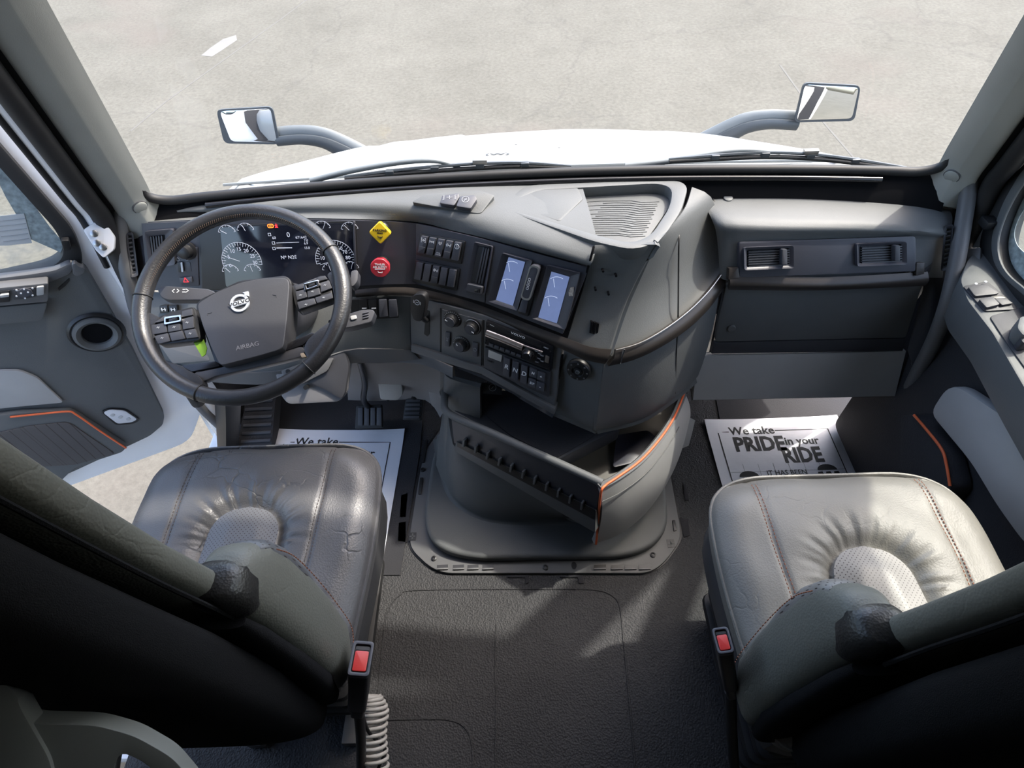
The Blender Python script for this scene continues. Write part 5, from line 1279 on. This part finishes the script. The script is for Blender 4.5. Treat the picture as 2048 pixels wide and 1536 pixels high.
P('kick_block', Frame(pz(780, 770, .30), (1, 0, 0), (0, -.9, .3)), [(752, 742), (800, 738), (806, 790), (795, 802), (760, 800)], -.03, .012, M['grey'], kick, r=.01, bev=.006)
P('kick_block', Frame(pz(870, 770, .28), (1, 0, 0), (-.3, -.9, .3)), [(848, 742), (892, 745), (893, 830), (862, 812)], -.02, .012, M['lowgrey'], kick, r=.01, bev=.006)
setp(kick, 'pale grey moulded kick panel behind the pedals', 'panel')
sdt = sheet('footwell_side_trim', [[pz(428, 790, .32), pz(450, 795, .34), pz(482, 800, .30)], [pz(432, 850, .16), pz(452, 850, .2), pz(480, 850, .16)], [pz(436, 915, .02), pz(452, 915, .05), pz(474, 915, .02)]], M['black'], thick=.02, sub=(2, 2))
setp(sdt, 'black trim on the driver footwell side beside the sill', 'trim')

# ================================================================ GRAB HANDLES
def handle(lbl, pts, r):
    h = empty('grab_handle', pts[-1], lbl, 'handle', 'grab handles at the doors')
    tube('bar', pts, r, M['midgrey'], h, k=6, n=14)
    d = (pts[0]-pts[1]).normalized()
    box('socket', pts[0]+d*.008, (.05, .03, .03), M['black'], h, bev=.008)
    return h
handle('long curved grab handle at the driver door pillar', [pz(238, 416, .935)+Vector((0, 0, 0)), pz(241, 440, .912), pz(243, 490, .86), pz(258, 560, .78), pz(280, 640, .66), pz(330, 720, .48), pz(400, 810, .25), pz(438, 848, .14)], .0165)
handle('long curved grab handle at the passenger door pillar', [pz(1937, 350, .935), pz(1937, 375, .912), pz(1926, 450, .85), pz(1912, 530, .785), pz(1895, 605, .715), pz(1868, 680, .60), pz(1835, 745, .46), pz(1800, 818, .29)], .0175)

# ================================================================ PEDESTAL AND BIN
ped = empty('pedestal', (0, .9, 0), 'dark plastic pedestal with a flanged base between the seats', 'pedestal')
FLG = [(848, 905), (836, 965), (819, 1072), (822, 1098), (858, 1133), (888, 1146), (1298, 1146), (1328, 1126), (1360, 1082), (1361, 1058), (1342, 955), (1332, 880), (1300, 830), (900, 830)]
P('flange', FL, FLG, .0, .012, M['midgrey'], ped, r=.03, bev=.003)
P('flange_gap', FL, [((x-1090)*1.012+1090, (y-1000)*1.012+1000) for x, y in FLG], .0, .003, M['black'], ped, r=.03, bev=0)
DM = [(866, 905), (848, 1020), (853, 1070), (885, 1102), (950, 1116), (1250, 1112), (1308, 1092), (1338, 1050), (1330, 960), (1318, 880), (1290, 830), (900, 830)]
P('dome', FL, DM, .012, .045, M['dash'], ped, r=.05, bev=.014, seg=4)
tb0 = [(872, 880), (884, 950), (905, 1000), (950, 1032), (1010, 1046), (1120, 1048), (1220, 1036), (1290, 1000), (1322, 940)]
r0 = [pz(x, y, .044) for x, y in tb0]
def lift(p, z, k): return Vector((p.x*k, .98+(p.y-.98)*k+.04*(1-k), z))
_la, _lb = pz(908, 903, .255), pz(1190, 1068, .175)
def lg(t): return _la.lerp(_lb, t)+Vector((.004, .02, .0))
tt = [pz(882, 850, .30)+Vector((.02, .03, 0)), lg(-.02), lg(.06), lg(.2), lg(.36), lg(.62), lg(.9), pz(1290, 1015, .125)+Vector((-.02, .03, 0)), pz(1330, 955, .13)+Vector((-.03, .03, 0))]
sheet('trunk', [tt, [a_.lerp(lift(b_, .06, .98), .5)+Vector((0, -.012, 0)) for a_, b_ in zip(tt, r0)], [lift(p, .075, .975) for p in r0], [lift(p, .052, .99) for p in r0], [lift(p, .044, 1.03) for p in r0]], M['dash'], ped, thick=.012, sub=(3, 3), smooth=60)
sheet('trunk_column', [[pz(895, 735, .47), pz(889, 742, .47), pz(893, 752, .46)+Vector((.01, -.01, 0)), pz(960, 775, .45)], [pz(893, 770, .38), pz(888, 782, .375), pz(893, 792, .37), pz(960, 800, .38)],
      [pz(880, 860, .19), pz(886, 885, .18), pz(897, 900, .18), pz(960, 930, .20)], [pz(872, 930, .05), pz(884, 960, .045), pz(902, 985, .045), pz(960, 1020, .05)]], M['dash'], ped, thick=.012, sub=(2, 3), smooth=60)
for x0 in (874, 906, 935, 965, 1188, 1222, 1250, 1278):
    w = 22 if x0 < 1100 else 24
    o = P('clip_slot', FL, [(x0, 1130), (x0+w, 1129), (x0+w, 1135), (x0, 1137)], .012, .0135, M['black'], ped, bev=0)
    P('clip_bar', FL, [(x0, 1136), (x0+w, 1135), (x0+w, 1138), (x0, 1139)], .012, .018, M['midgrey'], ped, bev=.001)
for pl in ([(850, 880), (856, 880), (848, 925), (841, 925)], [(840, 955), (846, 955), (842, 988), (836, 988)], [(1345, 1040), (1350, 1040), (1354, 1060), (1348, 1062)]):
    P('side_clip', FL, pl, .012, .016, M['black'], ped, r=.002, bev=.0005)
for q in ((868, 1117), (1306, 1110), (845, 940), (1091, 1135)):
    lathe('flange_screw', FL, *FL.off(.013).at(*q), [(.008, .011), (.008, .016), (.004, .017), (.003, .0145), (0, .0145)], M['black'], ped, n=14)
lathe('flange_hole', FL, *FL.off(.013).at(1148, 1131), [(.008, .011), (.008, .0135), (0, .0135)], M['black'], ped, n=14, sy=1.4)
for q in ((825, 1073), (1342, 1087)):
    c = FL.off(.013).at(*q); PL('cross_slot', FL, rect(*c, .022, .026), .012, .0135, M['black'], ped, bev=0)
    STROKES('cross_clip', FL, [[(c[0]-.009, c[1]), (c[0]+.009, c[1])], [(c[0], c[1]-.010), (c[0], c[1]+.010)]], .004, .014, M['dash'], ped)
for pl in ([(802, 990), (816, 985), (812, 1035), (799, 1035)], [(797, 1045), (812, 1042), (812, 1085), (795, 1082)], [(1366, 965), (1374, 972), (1378, 1000), (1370, 1000)], [(1358, 1035), (1376, 1038), (1381, 1070), (1368, 1074)], [(1015, 1150), (1058, 1150), (1058, 1165), (1052, 1168), (1050, 1155), (1015, 1155)], [(1120, 1150), (1165, 1150), (1168, 1167), (1158, 1167), (1156, 1155), (1120, 1155)]):
    P('floor_tab', FL, pl, .0, .004, M['footfloor'], ped, r=.002, bev=.001)

bn = empty('storage_bin', (0, .85, .15), 'open floor console bin with pen slots and grey curved front', 'storage bin')
A_, B_ = pz(900, 828, .372), pz(1205, 966, .388)
A2, B2 = pz(905, 884, .275), pz(1192, 1022, .285)
PB = quad_frame(A_, B_, A2)
P('side_board', PB, [(902, 830), (1203, 966), (1192, 1024), (908, 886)], -.012, .0, M['dash_dark'], bn, r=.002, bev=.002)
P('pen_ledge', PB, [(912, 884), (1192, 1022), (1190, 1066), (908, 902)], -.10, .004, M['dash'], bn, r=.003, bev=.003)
P('pen_ledge_recess', PB, [(914, 884), (1190, 1020), (1189, 1040), (914, 893)], .004, .005, M['black'], bn, bev=0)
for k in range(11):
    t = k/10; x, y = 928+t*235, 895+t*118
    x, y = 927+t*236, 888+t*126
    P('pen_divider', PB, [(x-1.5, y-8), (x+2.2, y-6.5), (x+.5, y+7), (x-3.5, y+5)], .0, .014, M['dash'], bn, bev=.0008)
tube('bin_rim', [pz(893, 768, .375), pz(889, 800, .372), A_, A_.lerp(B_, .33), A_.lerp(B_, .66), B_], .011, M['dash'], bn, k=5, n=12)
ZF = Frame((0, 0, .30), (1, 0, 0), (0, 0, 1))
PLm = [(940, 815), (952, 790), (985, 775), (1130, 810), (1230, 850), (1195, 872), (1115, 918), (1010, 912)]
P('bin_floor', Frame((0, 0, .24), (1, 0, 0), (0, 0, 1)), [(905, 815), (1000, 760), (1360, 760), (1366, 820), (1330, 890), (1280, 940), (1215, 985), (1190, 985)], -.02, 0, mat('bin_inside', (.075, .072, .062, 1), .5), bn, bev=.003)
BI = bpy.data.materials['bin_inside']
P('shelf', ZF, [(905, 820), (930, 780), (1240, 780), (1240, 856), (1112, 922), (1080, 912)], -.03, .03, M['dash_dark'], bn, r=.01, bev=.008)
P('shelf_mat', ZF, [(948, 812), (962, 788), (1230, 800), (1188, 872), (1112, 916), (1020, 870)], .03, .034, M['footfloor'], bn, r=.008, bev=.002)
P('cup_well', Frame((0, 0, .262), (1, 0, 0), (0, 0, 1)), [(1233, 870), (1296, 860), (1318, 880), (1268, 925), (1226, 935)], -.0, .003, mat('cup_blue', (.02, .022, .035, 1), .4), bn, r=.01, bev=.001)
P('cup_wall', Frame(pz(1250, 905, .28), (1, .4, 0), (.4, -.85, .35)), [(1236, 940), (1316, 885), (1320, 892), (1240, 950)], -.004, .004, M['dash'], bn, r=.002, bev=.001)
# grey curved front
ct_ = [(1203, 978, .382), (1240, 958, .38), (1285, 925, .378), (1325, 880, .375), (1352, 838, .372), (1372, 790, .37)]
cb_ = [(1188, 1088, .105), (1240, 1068, .105), (1292, 1026, .11), (1335, 965, .12), (1362, 905, .14), (1376, 845, .18)]
sheet('bin_front', [[pz(*q) for q in ct_], [pz(*a).lerp(pz(*b), .3)+Vector((.008, -.006, 0)) for a, b in zip(ct_, cb_)], [pz(*a).lerp(pz(*b), .7)+Vector((.008, -.006, 0)) for a, b in zip(ct_, cb_)], [pz(*q) for q in cb_]], M['grey'], bn, thick=.016, sub=(3, 4), smooth=60)
sheet('bin_front_cap', [[pz(x-8, y-10, z+.012) for x, y, z in ct_], [pz(*q)+Vector((.001, -.002, .004)) for q in ct_]], M['dash'], bn, thick=.014, sub=(1, 4), smooth=60)
tube('orange_piping', [pz(1192, 1088, .112), pz(1197, 1035, .25), pz(1202, 985, .378), pz(1212, 970, .388)]+[pz(x-3, y-5, z+.008) for x, y, z in ct_[1:]], .0032, M['orange'], bn, k=5, n=8)
tube('front_seam', [pz(*a).lerp(pz(*b), .17)+Vector((.004, -.008, .003)) for a, b in zip(ct_[:-1], cb_[:-1])], .0012, M['dash'], bn, k=5, n=6)
o = P('outlet_panel', Frame(pz(985, 775, .40), (1, .1, 0), (0, -.6, .8)), [(962, 765), (1004, 768), (1004, 790), (962, 786)], 0, .006, M['black'], bn, r=.003)
c = Frame(pz(985, 775, .40), (1, .1, 0), (0, -.6, .8)); cc = c.off(.007).at(985, 775)
STROKES('outlet_icon', c, [(circ(*cc, .010, 16), True), [(cc[0]-.004, cc[1]-.003), (cc[0]+.004, cc[1]+.003)]], .0014, .0063, M['greyprint'], o)

# ================================================================ PAPER FLOOR MATS
TLp, TRp = pz(1408, 841, .006), pz(1672, 832, .006)
BLp = pz(1443, 980, .006)
PP = quad_frame(TLp, TRp, BLp)
TLd, TRd = pz(557, 860, .006), pz(810, 860, .006)
PDm = quad_frame(TLd, TRd, pz(530, 1142, .006))
PDm = Frame(TLd, TRd-TLd, (0, 0, 1)); PP = Frame(TLp, TRp-TLp, (0, 0, 1))
def paper(lbl, fr, wd, ln, curl):
    t = empty('paper_mat', fr.w(wd/2, -ln/2), lbl, 'paper mat', 'printed paper floor mats')
    n = 14; rows = []
    for i in range(n+1):
        r = []
        for j in range(n+1):
            u, w = wd*j/n, -ln*i/n
            h = .0002*math.sin(j*1.3+i*.6)+.0003+curl*max(0, 1-i/1.5)*(abs(j/n-.5)*2)**3*.018
            r.append(fr.w(u, w, h))
        rows.append(r)
    sheet('sheet', rows, M['paper'], t, thick=.0008, smooth=60)
    H = .0009
    S = lambda x, y: PP.off(0).at(x, y)
    def T(s, x, y, size, **k): TEXT('print', s, fr, *S(x, y), size, H, M['blackprint'], t, ext=.0002, **k)
    T('We take', 1503, 862, .044, bold=.0008); T('PRIDE', 1519, 889, .078, sx=.84, bold=.0028)
    T('in your', 1603, 882, .042, bold=.0008, sx=.95); T('RIDE', 1605, 911, .080, sx=.78, bold=.0028)
    T('IT HAS BEEN', 1574, 945.5, .026, bold=.0001, sx=.9); T('A PLEASURE', 1578, 958, .026, sx=.9)
    b = [S(1457, 863), S(1436, 865), S(1468, 975)]; b2 = [S(1549, 860), S(1654, 855), S(1694, 952)]
    w_ = b[1][0]; e_ = b2[1][0]
    STROKES('border', fr, [[(b[0][0], b[1][1]), b[1], (w_, -ln+.03), (e_, -ln+.03), (e_, b[1][1]), (b2[0][0], b[1][1])]], .0035, H, M['blackprint'], t, t=.0002)
    y1, y2 = S(1500, 944)[1], S(1500, 964)[1]
    x0, x1 = S(1465, 944)[0], S(1690, 944)[0]
    STROKES('grid', fr, [[(w_, y1), (e_, y1)], [(w_, y2), (e_, y2)]]+[[(w_+.05*k, y1+.03), (w_+.05*k, y2-.03)] for k in range(1, 7)], .001, H-.0004, M['greyprint'], t, t=.0002)
    for (x, y) in ((1499, 958), (1655, 944)):
        c = S(x, y-4); g = []
        tip = [(c[0]+.032*math.cos(R_(a)), c[1]+.022*math.sin(R_(a))) for a in range(0, 181, 15)]
        v1, f1 = prism_geo(fr, [Vector(q) for q in tip], H-.0002, H+.0002); g.append((v1, f1))
        for r in range(5):
            yy = c[1]-.010-.014*r
            for xx in (-.026, 0, .026):
                g.append(prism_geo(fr, [Vector(q) for q in ((c[0]+xx-.009, yy-.003), (c[0]+xx+.009, yy-.004), (c[0]+xx+.007, yy+.005), (c[0]+xx-.007, yy+.004))], H-.0002, H+.0002))
        v, f = merge(g); mk('boot_print', v, f, M['blackprint'], t, smooth=False)
    return t
paper('white paper mat reading PRIDE and RIDE in front of the passenger seat', PP, .462, .50, .4)
paper('white paper mat mostly hidden by the driver seat, near the pedals', PDm, .458, .515, .5)

# ================================================================ SEATS
def seat(lbl, cx, yb, H, ml, mp, mb, side, yo=0, W_=.260, wd=(0, 0, 0), XS_=.150):
    """side=+1: aisle is on +x"""
    s = empty('cab_chair', (cx, yb+.22, 0), lbl, 'seat', 'leather truck seats')
    D_ = .455
    out = rnd([Vector(q) for q in ((-W_+.025, -.03), (W_-.025, -.03), (W_, D_*.55), (W_-.015, D_), (-W_+.015, D_), (-W_, D_*.55))], [.05, .05, .2, .13, .13, .2], 10)
    # resample evenly
    per = [0]
    for i in range(len(out)): per.append(per[-1]+(out[(i+1) % len(out)]-out[i]).length)
    N = 168; pts = []; j = 0
    for i in range(N):
        d = per[-1]*i/N
        while per[j+1] < d: j += 1
        t = (d-per[j])/max(1e-9, per[j+1]-per[j]); pts.append(out[j].lerp(out[(j+1) % len(out)], t))
    c = Vector((0, .2))
    def ins(x, y):            # signed distance to the tongue insert
        hw = .073+.03*max(0, (.28-y)); yend = .288
        r = .062
        dx, dy = abs(x)-(hw-r), y-(yend-r)
        return math.hypot(max(dx, 0), max(dy, 0))-r if dy > 0 else abs(x)-hw
    def hgt(x, y, sc):
        z = H+.010+.020*(y/.45)-.028*max(0, (y-.36)/.09)**2*.6
        z -= .030*(max(0, sc-.80)/.20)**2.2
        d = ins(x, y)
        z -= .016*math.exp(-(d/.016)**2)
        if d > 0: z += .010*math.exp(-((d-.06)/.05)**2)*(.8 if y > .1 else .5)
        if d > 0 and y > .2:
            an = math.atan2(y-.22, x)
            z += (.0022*math.sin(19*an+2.2*math.sin(3*an))+.0012*math.sin(37*an+1))*math.exp(-((d-.03)/.026)**2)
        xs = XS_-.035*max(0, .3-y)
        z -= .005*math.exp(-((abs(x)-xs)/.005)**2)
        z += .0025*math.sin(x*38+y*11)*math.sin(y*31-x*7)
        return z
    verts = []; K = 52
    for k in range(K+1):
        sc = (k/K)**.85
        for p in pts:
            q = c+(p-c)*max(sc, 1e-3)
            verts.append((cx+q.x, yb+q.y, hgt(q.x, q.y, sc)))
    low = [(1.012, -.038), (1.016, -.052), (1.0, -.075), (.985, -.10)]
    for (m_, dz) in low:
        for p in pts:
            q = c+(p-c)*m_; verts.append((cx+q.x, yb+q.y, H+.010+.016*(p.y/.45)+dz))
    rr = K+1+len(low); faces = []
    for k in range(rr-1):
        for i in range(N):
            faces.append([k*N+i, k*N+(i+1) % N, (k+1)*N+(i+1) % N, (k+1)*N+i])
    faces.append([(rr-1)*N+i for i in range(N)])
    mk('cushion', verts, faces, ml, s, smooth=60)
    # perforated insert
    iv = []; nu, nv = 30, 44
    for a in range(nv+1):
        y = -.02+(.288+.02)*a/nv
        lo, hi = 0, .2
        for _ in range(22):
            m_ = (lo+hi)/2
            if ins(m_, y) < -.003: lo = m_
            else: hi = m_
        for b in range(nu+1):
            x = lo*(2*b/nu-1); d = max(0, -ins(x, y))
            iv.append((cx+x, yb+y, hgt(x, y, .3)+.0165*math.exp(-(d/.016)**2)+.010*min(1, d/.045)-.006))
    fi = [[a*(nu+1)+b, a*(nu+1)+b+1, (a+1)*(nu+1)+b+1, (a+1)*(nu+1)+b] for a in range(nv) for b in range(nu)]
    mk('perforated_insert', iv, fi, mp, s, smooth=True)
    tube('edge_piping', [(cx+(c+(p-c)*1.016).x, yb+(c+(p-c)*1.016).y, H+.010+.016*(p.y/.45)-.040) for p in pts], .0035, ml, s, closed=True, n=6)
    g = []
    for sg in (-1, 1):
        for off in (-.004, .0045):
            for k in range(58):
                y = .0+.43*k/58; x = sg*(XS_-.035*max(0, .3-y)+off); y2 = y+.0042
                sc = max(abs(x)/.25, max(0, (y-.2)/.255))
                g.append(tube_geo([(cx+x, yb+y, hgt(x, y, sc)+.0007), (cx+sg*(XS_-.035*max(0, .3-y2)+off), yb+y2, hgt(x, y2, sc)+.0007)], .0009, 4))
    v, f = merge(g); o = mk('stitching', v, f, M['thread_'+('d' if side > 0 else 'p')], s, smooth=False); o['kind'] = 'stuff'
    # pan, side covers, suspension
    SF = Frame((cx, yb, 0), (1, 0, 0), (0, 0, 1))
    PL('seat_pan', SF, [c+(p-c)*.97 for p in pts[::4]], H-.17, H-.085, M['sidegrey'], s, bev=.008)
    ss = side
    for sg in (-1, 1):
        sd = Frame((cx+sg*.232, yb, 0), (0, sg*-1.0, 0), (sg, 0, 0))
        k_ = -sg
        pts2 = [(k_*-.06, .30), (k_*-.06, H-.02), (k_*.05, H-.035), (k_*.20, H-.075), (k_*.36, H-.08), (k_*.36, H-.13), (k_*.20, .34), (k_*.1, .28)]
        PL('side_cover', sd, [(q[0]*1.0, q[1]) for q in pts2], -.01, .022, M['sidegrey'], s, r=.02, bev=.006)
        if sg == ss:
            PL('adjuster_lever', sd, rect(k_*.24, H-.10, .07, .02), .022, .034, M['black'], s, r=.006, bev=.003)
    box('suspension', (cx, yb+.19, (H-.17)/2+.02), (.30, .36, H-.19), M['rubber'], s, bev=.03)
    for zz in (.10, .17, .24, .31):
        PL('bellows', SF, rect(0, .19, .34, .40), zz, zz+.03, M['rubber'], s, r=.03, bev=.012)
    for sg in (-1, 1):
        box('slide_rail', (cx+sg*.12, yb+.12, .02), (.04, .36, .04), M['midgrey'], s, bev=.004)
    # backrest
    def ringz(z, w, yf, yk, n=44, e=3.2):
        r = []
        for i in range(n):
            a = 2*math.pi*i/n; ca, sa = math.cos(a), math.sin(a)
            x = w*math.copysign(abs(ca)**(2/e), ca); t = math.copysign(abs(sa)**(2/e), sa)
            y = (yf+yk)/2+(yf-yk)/2*t
            if t > 0: y -= .018*(1-(x/w)**2)*(1 if z < 1.3 else .4)
            r.append(Vector((cx+x, yb+y, z)))
        return r
    def loft(nm, prof, m, cap=True):
        R0 = [ringz(*q) for q in prof]; n = len(R0[0]); vv = [p for r in R0 for p in r]
        ff = [[i*n+k, i*n+(k+1) % n, (i+1)*n+(k+1) % n, (i+1)*n+k] for i in range(len(R0)-1) for k in range(n)]
        ff += [list(range(n)), list(range((len(R0)-1)*n, len(R0)*n))]
        return mk(nm, vv, ff, m, s, smooth=60)
    hb_ = H-.60
    zz = [(.60, .205, .015, -.05), (.66, .215, .02, -.055), (.78, .210, .015, -.06), (.90, .198, .008, -.062), (.98, .184, .0, -.064), (1.08, .170, -.008, -.07), (1.20, .155, -.012, -.075), (1.32, .142, -.014, -.08), (1.44, .128, -.02, -.085), (1.52, .10, -.03, -.08)]
    loft('back_cushion', [(z+hb_, w, a+yo, b+yo) for z, w, a, b in zz], mb)
    zs = [(.50, .19, -.06, -.12), (.56, .215, -.055, -.15), (.66, .222, -.055, -.165), (.80, .216, -.06, -.17), (.95, .196, -.06, -.172), (1.08, .176, -.066, -.174), (1.20, .160, -.072, -.175), (1.32, .146, -.077, -.176), (1.44, .130, -.082, -.17), (1.51, .10, -.078, -.15)]
    loft('back_shell', [(z+hb_, w, a+yo, b+yo) for z, w, a, b in zs], M['fabric'])
    tube('back_piping', [Vector((cx+side*(w+.001), yb+yo+b+.002, z+hb_)) for z, w, a, b in zz[3:]], .003, M['fabric'], s, k=4, n=6)
    def bring(sg, z, xo, hx, yf, yk, n=28, e=2.8):
        r = []
        for i in range(n):
            a = 2*math.pi*i/n; ca, sa = math.cos(a), math.sin(a)
            x = xo-hx+hx*math.copysign(abs(ca)**(2/e), ca); y = (yf+yk)/2+(yf-yk)/2*math.copysign(abs(sa)**(2/e), sa)
            r.append(Vector((cx+sg*(x+wd[0]), yb+yo+y+wd[1], z+hb_+wd[2])))
        return r
    def bloft(nm, sg, prof, m, par):
        R0 = [bring(sg, *q) for q in prof]; n = len(R0[0]); vv = [p for r in R0 for p in r]
        ff = [[i*n+k, i*n+(k+1) % n, (i+1)*n+(k+1) % n, (i+1)*n+k] for i in range(len(R0)-1) for k in range(n)]
        ff += [list(range(n)), list(range((len(R0)-1)*n, len(R0)*n))]
        return mk(nm, vv, ff, m, par, smooth=60)
    for sg in (-1, 1):
        fan = [(.585, .245, .02, -.02, -.07), (.62, .262, .028, .0, -.078), (.68, .270, .034, .02, -.078), (.76, .262, .037, .034, -.070), (.84, .249, .039, .046, -.064), (.90, .236, .039, .052, -.060), (.94, .225, .037, .046, -.057), (.97, .213, .033, .026, -.054), (.985, .203, .024, .004, -.052)]
        wb_ = bloft('side_bolster', sg, fan, mb, s)
        bloft('bolster_end', sg, [(.935, .221, .034, -.012, -.060), (.955, .2205, .037, .002, -.061), (.975, .213, .036, .006, -.060), (.988, .205, .030, -.004, -.057), (.994, .197, .02, -.016, -.052)], M['leather_end'], wb_)
        bloft('bolster_back', sg, [(.60, .244, .03, -.066, -.098), (.70, .258, .04, -.064, -.098), (.80, .245, .04, -.06, -.09), (.90, .226, .04, -.056, -.082), (.94, .21, .03, -.056, -.075)], M['fabric'], wb_)
        bloft('bolster_face', sg, [(.80, .246, .03, .0, .0405), (.85, .242, .034, .0, .0495), (.90, .231, .034, .0, .0545), (.935, .221, .032, .0, .0495), (.955, .212, .026, .0, .038)], mp, wb_)
        g = []
        sp2 = smooth_path([Vector((cx+sg*(xo+wd[0]+.001), yb+yo+wd[1]+yf-.014, z+hb_+wd[2])) for z, xo, hx, yf, yk in fan[1:7]], 9)
        for k in range(0, len(sp2)-1): g.append(tube_geo([sp2[k], sp2[k].lerp(sp2[k+1], .6)], .0010, 4))
        v, f = merge(g); o = mk('bolster_stitching', v, f, M['thread_p'], wb_, smooth=False); o['kind'] = 'stuff'
    return s
M['thread_d'] = mat('thread_grey', (.07, .055, .05, 1), .8)
M['thread_p'] = mat('thread_orange', (.34, .13, .07, 1), .8)
M['leather_end'] = leather('leather_black', (.028, .027, .026, 1), .02, .36)
YD, YP = .298, .168
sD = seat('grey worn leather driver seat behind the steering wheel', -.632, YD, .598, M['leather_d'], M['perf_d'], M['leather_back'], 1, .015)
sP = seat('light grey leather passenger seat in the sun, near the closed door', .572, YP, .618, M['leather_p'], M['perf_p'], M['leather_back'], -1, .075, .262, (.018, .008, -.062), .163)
# grey arm behind the driver backrest
AR = Frame((-.50, .105, 1.05), (1, 0, 0), (.35, -.55, .76))
ar = empty('belt_guide_arm', AR.o, 'grey moulded plastic arm behind the driver backrest', 'armrest')
P('arm_body', AR, [(-60, 1300), (0, 1358), (38, 1392), (36, 1408), (100, 1520), (115, 1600), (-60, 1540)], -.03, .0, M['beige'], ar, r=.01, bev=.008)
P('arm_handle', AR, [(30, 1440), (70, 1448), (190, 1450), (270, 1472), (345, 1515), (400, 1580), (345, 1580), (290, 1525), (240, 1502), (226, 1540), (220, 1600), (100, 1600), (95, 1530)], -.035, -.006, M['beige'], ar, r=.012, bev=.01, seg=3)
P('red_webbing', AR.off(-.02), [(24, 1436), (46, 1432), (56, 1415), (66, 1440), (84, 1446), (60, 1455)], -.004, .0, mat('red_webbing', (.16, .02, .035, 1), .8), ar, r=.002, bev=0)

# ================================================================ BELT BUCKLES, COIL HOSE
def buckle(lbl, top, btm, base, k=1):
    t0, t1, t2 = Vector(top), Vector(btm), Vector(base)
    ax = (t0-t1).normalized()
    o = empty('belt_buckle', t2, lbl, 'seat belt buckle', 'seat belt buckles')
    fr = Frame(t0, (1, 0, 0), ax)
    L_ = (t0-t1).length
    hw = [(-.016*k, -.026*k), (.016*k, -.026*k), (.016*k, .026*k), (-.016*k, .026*k)]
    PL('buckle_shell', fr, hw, -L_, .0, M['black'], o, r=.006, bev=.004)
    RING('buckle_lip', fr, [(p[0]*1.06, p[1]*1.06) for p in hw], [(p[0]*.78, p[1]*.86) for p in hw], -.006, .004, M['steel' if False else 'key'], o, ra=.006, rb=.004, local=True)
    PL('release_button', fr, [(-.011*k, -.020*k), (.011*k, -.020*k), (.011*k, .012*k), (-.011*k, .012*k)], -.004, .003, M['red'], o, r=.003, bev=.0015)
    PL('tongue_slot', fr, [(-.011*k, .014*k), (.011*k, .014*k), (.011*k, .020*k), (-.011*k, .020*k)], -.004, .001, M['black'], o, bev=0)
    PL('buckle_neck', fr, [(-.012*k, -.016*k), (.012*k, -.016*k), (.012*k, .016*k), (-.012*k, .016*k)], -L_-.06, -L_, M['black'], o, r=.005, bev=.003)
    tube('stalk', [t1-ax*.05, t1.lerp(t2, .5)+Vector((0, .01, 0)), t2], .0105, M['rubber'], o, k=4)
    return o
buckle('red-buttoned seat belt buckle beside the driver seat', py(722, 1318, .262), py(718, 1395, .238), pz(722, 1560, .05))
buckle('red-buttoned seat belt buckle beside the passenger seat', py(1446, 1282, .262), py(1458, 1362, .240), pz(1475, 1600, .06), .72)
hp = [pz(738, 1392, .20), pz(752, 1420, .19), pz(748, 1470, .17), pz(752, 1520, .15), pz(755, 1580, .13)]
ax_ = smooth_path(hp, 60); turns = 15; path = []
n_ = len(ax_)
for i, p in enumerate(ax_):
    t = (ax_[min(n_-1, i+1)]-ax_[max(0, i-1)]).normalized(); a = Vector((1, 0, 0)); b = t.cross(a).normalized()
    th_ = 2*math.pi*turns*i/(n_-1)
    path.append(p+(a*math.cos(th_)+b*math.sin(th_))*.026)
ch = tube('coiled_air_hose', path, .0042, M['coil'], None, n=8)
setp(ch, 'beige coiled air hose hanging beside the driver seat base', 'hose')
bc = tube('belt_cable', [pz(722, 1420, .25), pz(738, 1465, .2), pz(770, 1498, .16), pz(757, 1536, .12), pz(750, 1570, .1)], .004, M['black'], None, k=5, n=8)
setp(bc, 'thin black cable crossing the coiled hose', 'cable')
